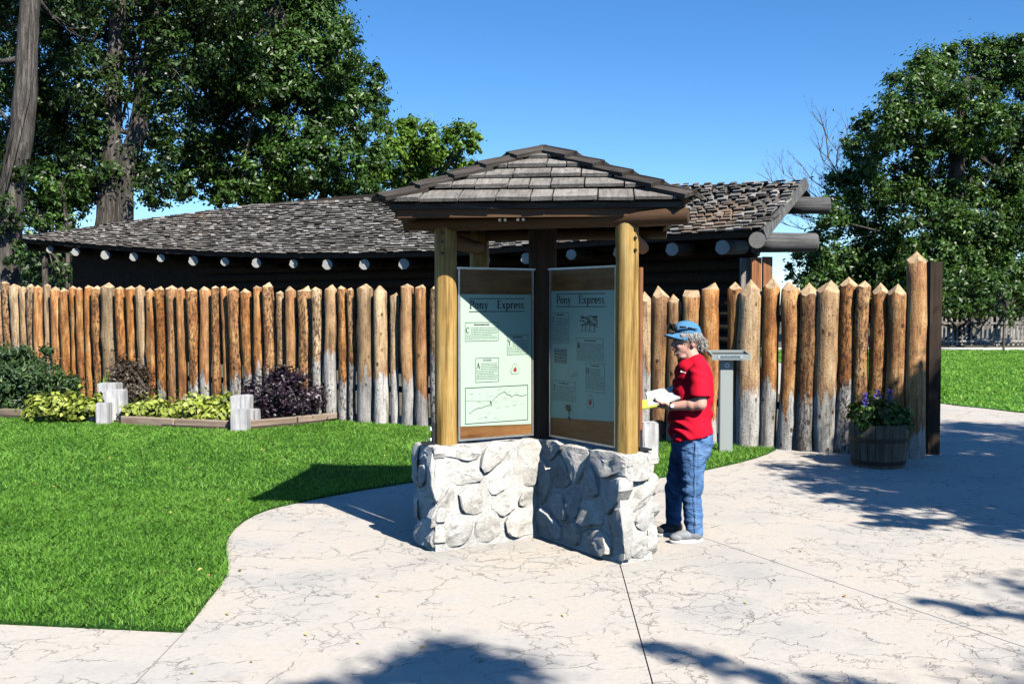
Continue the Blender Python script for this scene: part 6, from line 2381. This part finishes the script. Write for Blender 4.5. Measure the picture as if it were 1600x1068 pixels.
# cap
mb = MB()
vs, fs = [], []
n, m_ = 9, 24
for i in range(n):
    t = i / (n - 1)
    a = t * math.pi / 2 * 0.98
    for k in range(m_):
        ph = 2 * math.pi * k / m_
        vs.append(H(-0.012 + 0.109 * math.cos(a) ** .8 * math.cos(ph), 0.087 * math.cos(a) ** .8 * math.sin(ph), 0.062 + 0.088 * math.sin(a) + 0.012 * math.cos(ph) * (1 - t)))
for i in range(n - 1):
    for k in range(m_): fs.append((i * m_ + k, i * m_ + (k + 1) % m_, (i + 1) * m_ + (k + 1) % m_, (i + 1) * m_ + k))
fs.append(tuple((n - 1) * m_ + k for k in range(m_)))
mb.add(vs, fs)
cap_ = link('cap', mb.mesh(True), M['cap_blue'], person)
mb = MB()
vs, fs = [], []
for lay in (0, 1):
    for j in range(5):
        for k in range(11):
            ph = -1.25 + 2.5 * k / 10
            r_ = 0.104 + 0.072 * j / 4 * (math.cos(ph) ** 0.6)
            vs.append(H(-0.012 + r_ * math.cos(ph), 0.086 * math.sin(ph) * (1 + .10 * j / 4), 0.068 - .006 * lay - 0.020 * j / 4 - 0.028 * math.sin(ph) ** 2 * (.4 + j / 4)))
for j in range(4):
    for k in range(10):
        a = j * 11 + k
        fs += [(a, a + 1, a + 12, a + 11), (55 + a, 55 + a + 11, 55 + a + 12, 55 + a + 1)]
for k in range(10): fs.append((44 + k, 44 + k + 1, 99 + k + 1, 99 + k))
mb.add(vs, fs)
link('brim', mb.mesh(True), M['cap_blue'], cap_)
mb = MB()
ellip(mb, H(-.012, 0, .152), (.008, .008, .005), None, 6, 10)
link('button', mb.mesh(True), M['cap_blue'], cap_)
# sunglasses parked on the cap
sg = bpy.data.objects.new('sunglasses', None)
COL.objects.link(sg)
sg.parent = person
for s in (1, -1):
    mb = MB()
    rt = hrot @ Matrix.Rotation(R(-12 * s), 3, 'Z') @ Matrix.Rotation(R(-22), 3, 'Y')
    ellip(mb, H(0.099, 0.038 * s, 0.104), (0.014, 0.040, 0.029), rt, 8, 16)
    link('lens', mb.mesh(True), M['lens'], sg)
    mb = MB()
    mb.tube([H(0.078, 0.074 * s, .106), H(0.03, 0.094 * s, .104), H(-0.055, 0.090 * s, .088)], [.008, .007, .004], 6)
    link('temple', mb.mesh(True), M['lens'], sg)
mb = MB()
mb.tube([H(.098, .008, .110), H(.098, -.008, .110)], .004, 6)
link('bridge', mb.mesh(True), M['lens'], sg)
# reading glasses
mb = MB()
for s in (1, -1):
    pts = [H(0.094 - .006 * abs(math.cos(2 * math.pi * k / 14)), 0.031 * s + .021 * math.cos(2 * math.pi * k / 14), .002 + .015 * math.sin(2 * math.pi * k / 14)) for k in range(15)]
    mb.tube(pts, .0018, 5, False)
    mb.tube([H(.088, .052 * s, .006), H(.03, .074 * s, .006), H(-.035, .078 * s, .002)], .0016, 5)
mb.tube([H(.096, .010, .005), H(.099, 0, .008), H(.096, -.010, .005)], .0016, 5)
link('eyeglasses', mb.mesh(True), M['alu'], person)
# hair: grey locks below the cap and a curly pony tail
mb = MB()
rd = random.Random(9)
for k in range(210):
    a = rd.uniform(0.75, 3.14) * (1 if rd.random() < .7 else -1)
    p0 = H(-0.012 + 0.100 * math.cos(a), 0.082 * math.sin(a), 0.062 + rd.uniform(-.01, .01))
    pts = [p0]
    ln = rd.uniform(.04, .075) * (0.7 if abs(a) < 1.2 else 1.0)
    for j in range(5):
        pts.append(pts[-1] + Vector((rd.uniform(-.006, .010), rd.uniform(-.006, .006), -ln / 5)))
    mb.tube(pts, [.0042, .0042, .004, .0034, .0026, .0012], 4)
for k in range(190):
    c = H(-0.112 + rd.uniform(-.02, .02), rd.uniform(-.025, .03), 0.030)
    pts = [c]
    ph = rd.uniform(0, 6)
    ln = rd.uniform(.06, .115)
    out = Vector((rd.uniform(-.008, .034), rd.uniform(-.024, .024), 0))
    for j in range(1, 10):
        t = j / 9
        pts.append(c + out * math.sin(t * 2.2) + Vector((.010 * math.sin(ph + 12 * t), .010 * math.cos(ph + 12 * t), -ln * t)))
    mb.tube(pts, [.0034] * 7 + [.003, .0024, .0012], 4)
for k in range(26):
    c = H(0.02 + rd.uniform(-.03, .05), 0.075 + rd.uniform(-.008, .006), .055)
    pts = [c + Vector((.004 * math.sin(j * 1.3 + k), -.003, -j * .009 + .003 * (c - hc).dot(fx))) for j in range(5)]
    mb.tube(pts, [.006, .006, .005, .004, .002], 5)
link('hair', mb.mesh(True), M['hair'], person)
# wrist watch
mb = MB()
d = (WRn - ELn).normalized()
c = WRn - d * 0.012
mb.tube([c - d * .009, c + d * .009], [.034, .033], 16, False)
w_ = link('watch', mb.mesh(True), M['black'], person)
mb = MB()
u_ = Vector((-.05, -1, .25)).normalized()
mb.tube([c + u_ * .031, c + u_ * .040], [.017, .015], 14)
link('watch_face', mb.mesh(), M['bolt'], w_)

# what the person holds
bc = q_(1043, 619.5, -.05)
bind = empty('open_binder', bc, 'open black binder of white sheets held by the person in red', 'binder')
tx_ = Vector((1, -0.10, 0.20)).normalized()
ny_ = Vector((0.0, 1, 0.40))
ny_ = (ny_ - tx_ * ny_.dot(tx_)).normalized()
nz_ = tx_.cross(ny_)
brot = Matrix((tx_, ny_, nz_)).transposed()
bind.rotation_euler = brot.to_euler()
mb = MB()
mb.box((-.078, 0, -.010), (.150, .235, .006), Matrix.Rotation(R(4), 3, 'Y'))
mb.box((.078, 0, -.016), (.150, .235, .020), Matrix.Rotation(R(-6), 3, 'Y'))
mb.box((0, 0, -.014), (.03, .235, .006))
link('cover', mb.mesh(), M['black'], bind)
for sx, nsh in ((-1, 7), (1, 7)):
    for k in range(nsh):
        vs, fs = [], []
        jx, jy = random.uniform(-.006, .006), random.uniform(-.006, .006)
        lift = .002 * k
        curl_ = random.uniform(.0, .012) * (1 if k > nsh - 3 else .2) + (0.02 if sx > 0 and k == nsh - 1 else 0)
        for i in range(9):
            t = i / 8
            x = sx * (.006 + .140 * t) + jx
            z = lift + .020 * math.sin(t * 2.2) * (1 - t * .6) + curl_ * t ** 3 + (-.014 * t if sx < 0 else .012 * t)
            for y in (-.108, 0.108): vs.append((x, y + jy, z))
        for i in range(8): fs.append((2 * i, 2 * i + 1, 2 * i + 3, 2 * i + 2))
        link('sheet', mesh(vs, fs, True), M['white'], bind)
yp = empty('yellow_notepad', q_(1010, 631, -.09), 'bright yellow notepad held under the open binder', 'notepad')
yp.rotation_euler = brot.to_euler()
mb = MB()
mb.box((0.01, 0, 0), (.125, .12, .010))
mb.box((0.01, 0, .0062), (.122, .117, .0016), Matrix.Rotation(R(1), 3, 'Z'))
link('pages', mb.mesh(), M['yellow'], yp)
mb = MB()
mb.box((0.01, 0, -.0068), (.125, .12, .002))
link('backing', mb.mesh(), M['edging'], yp)
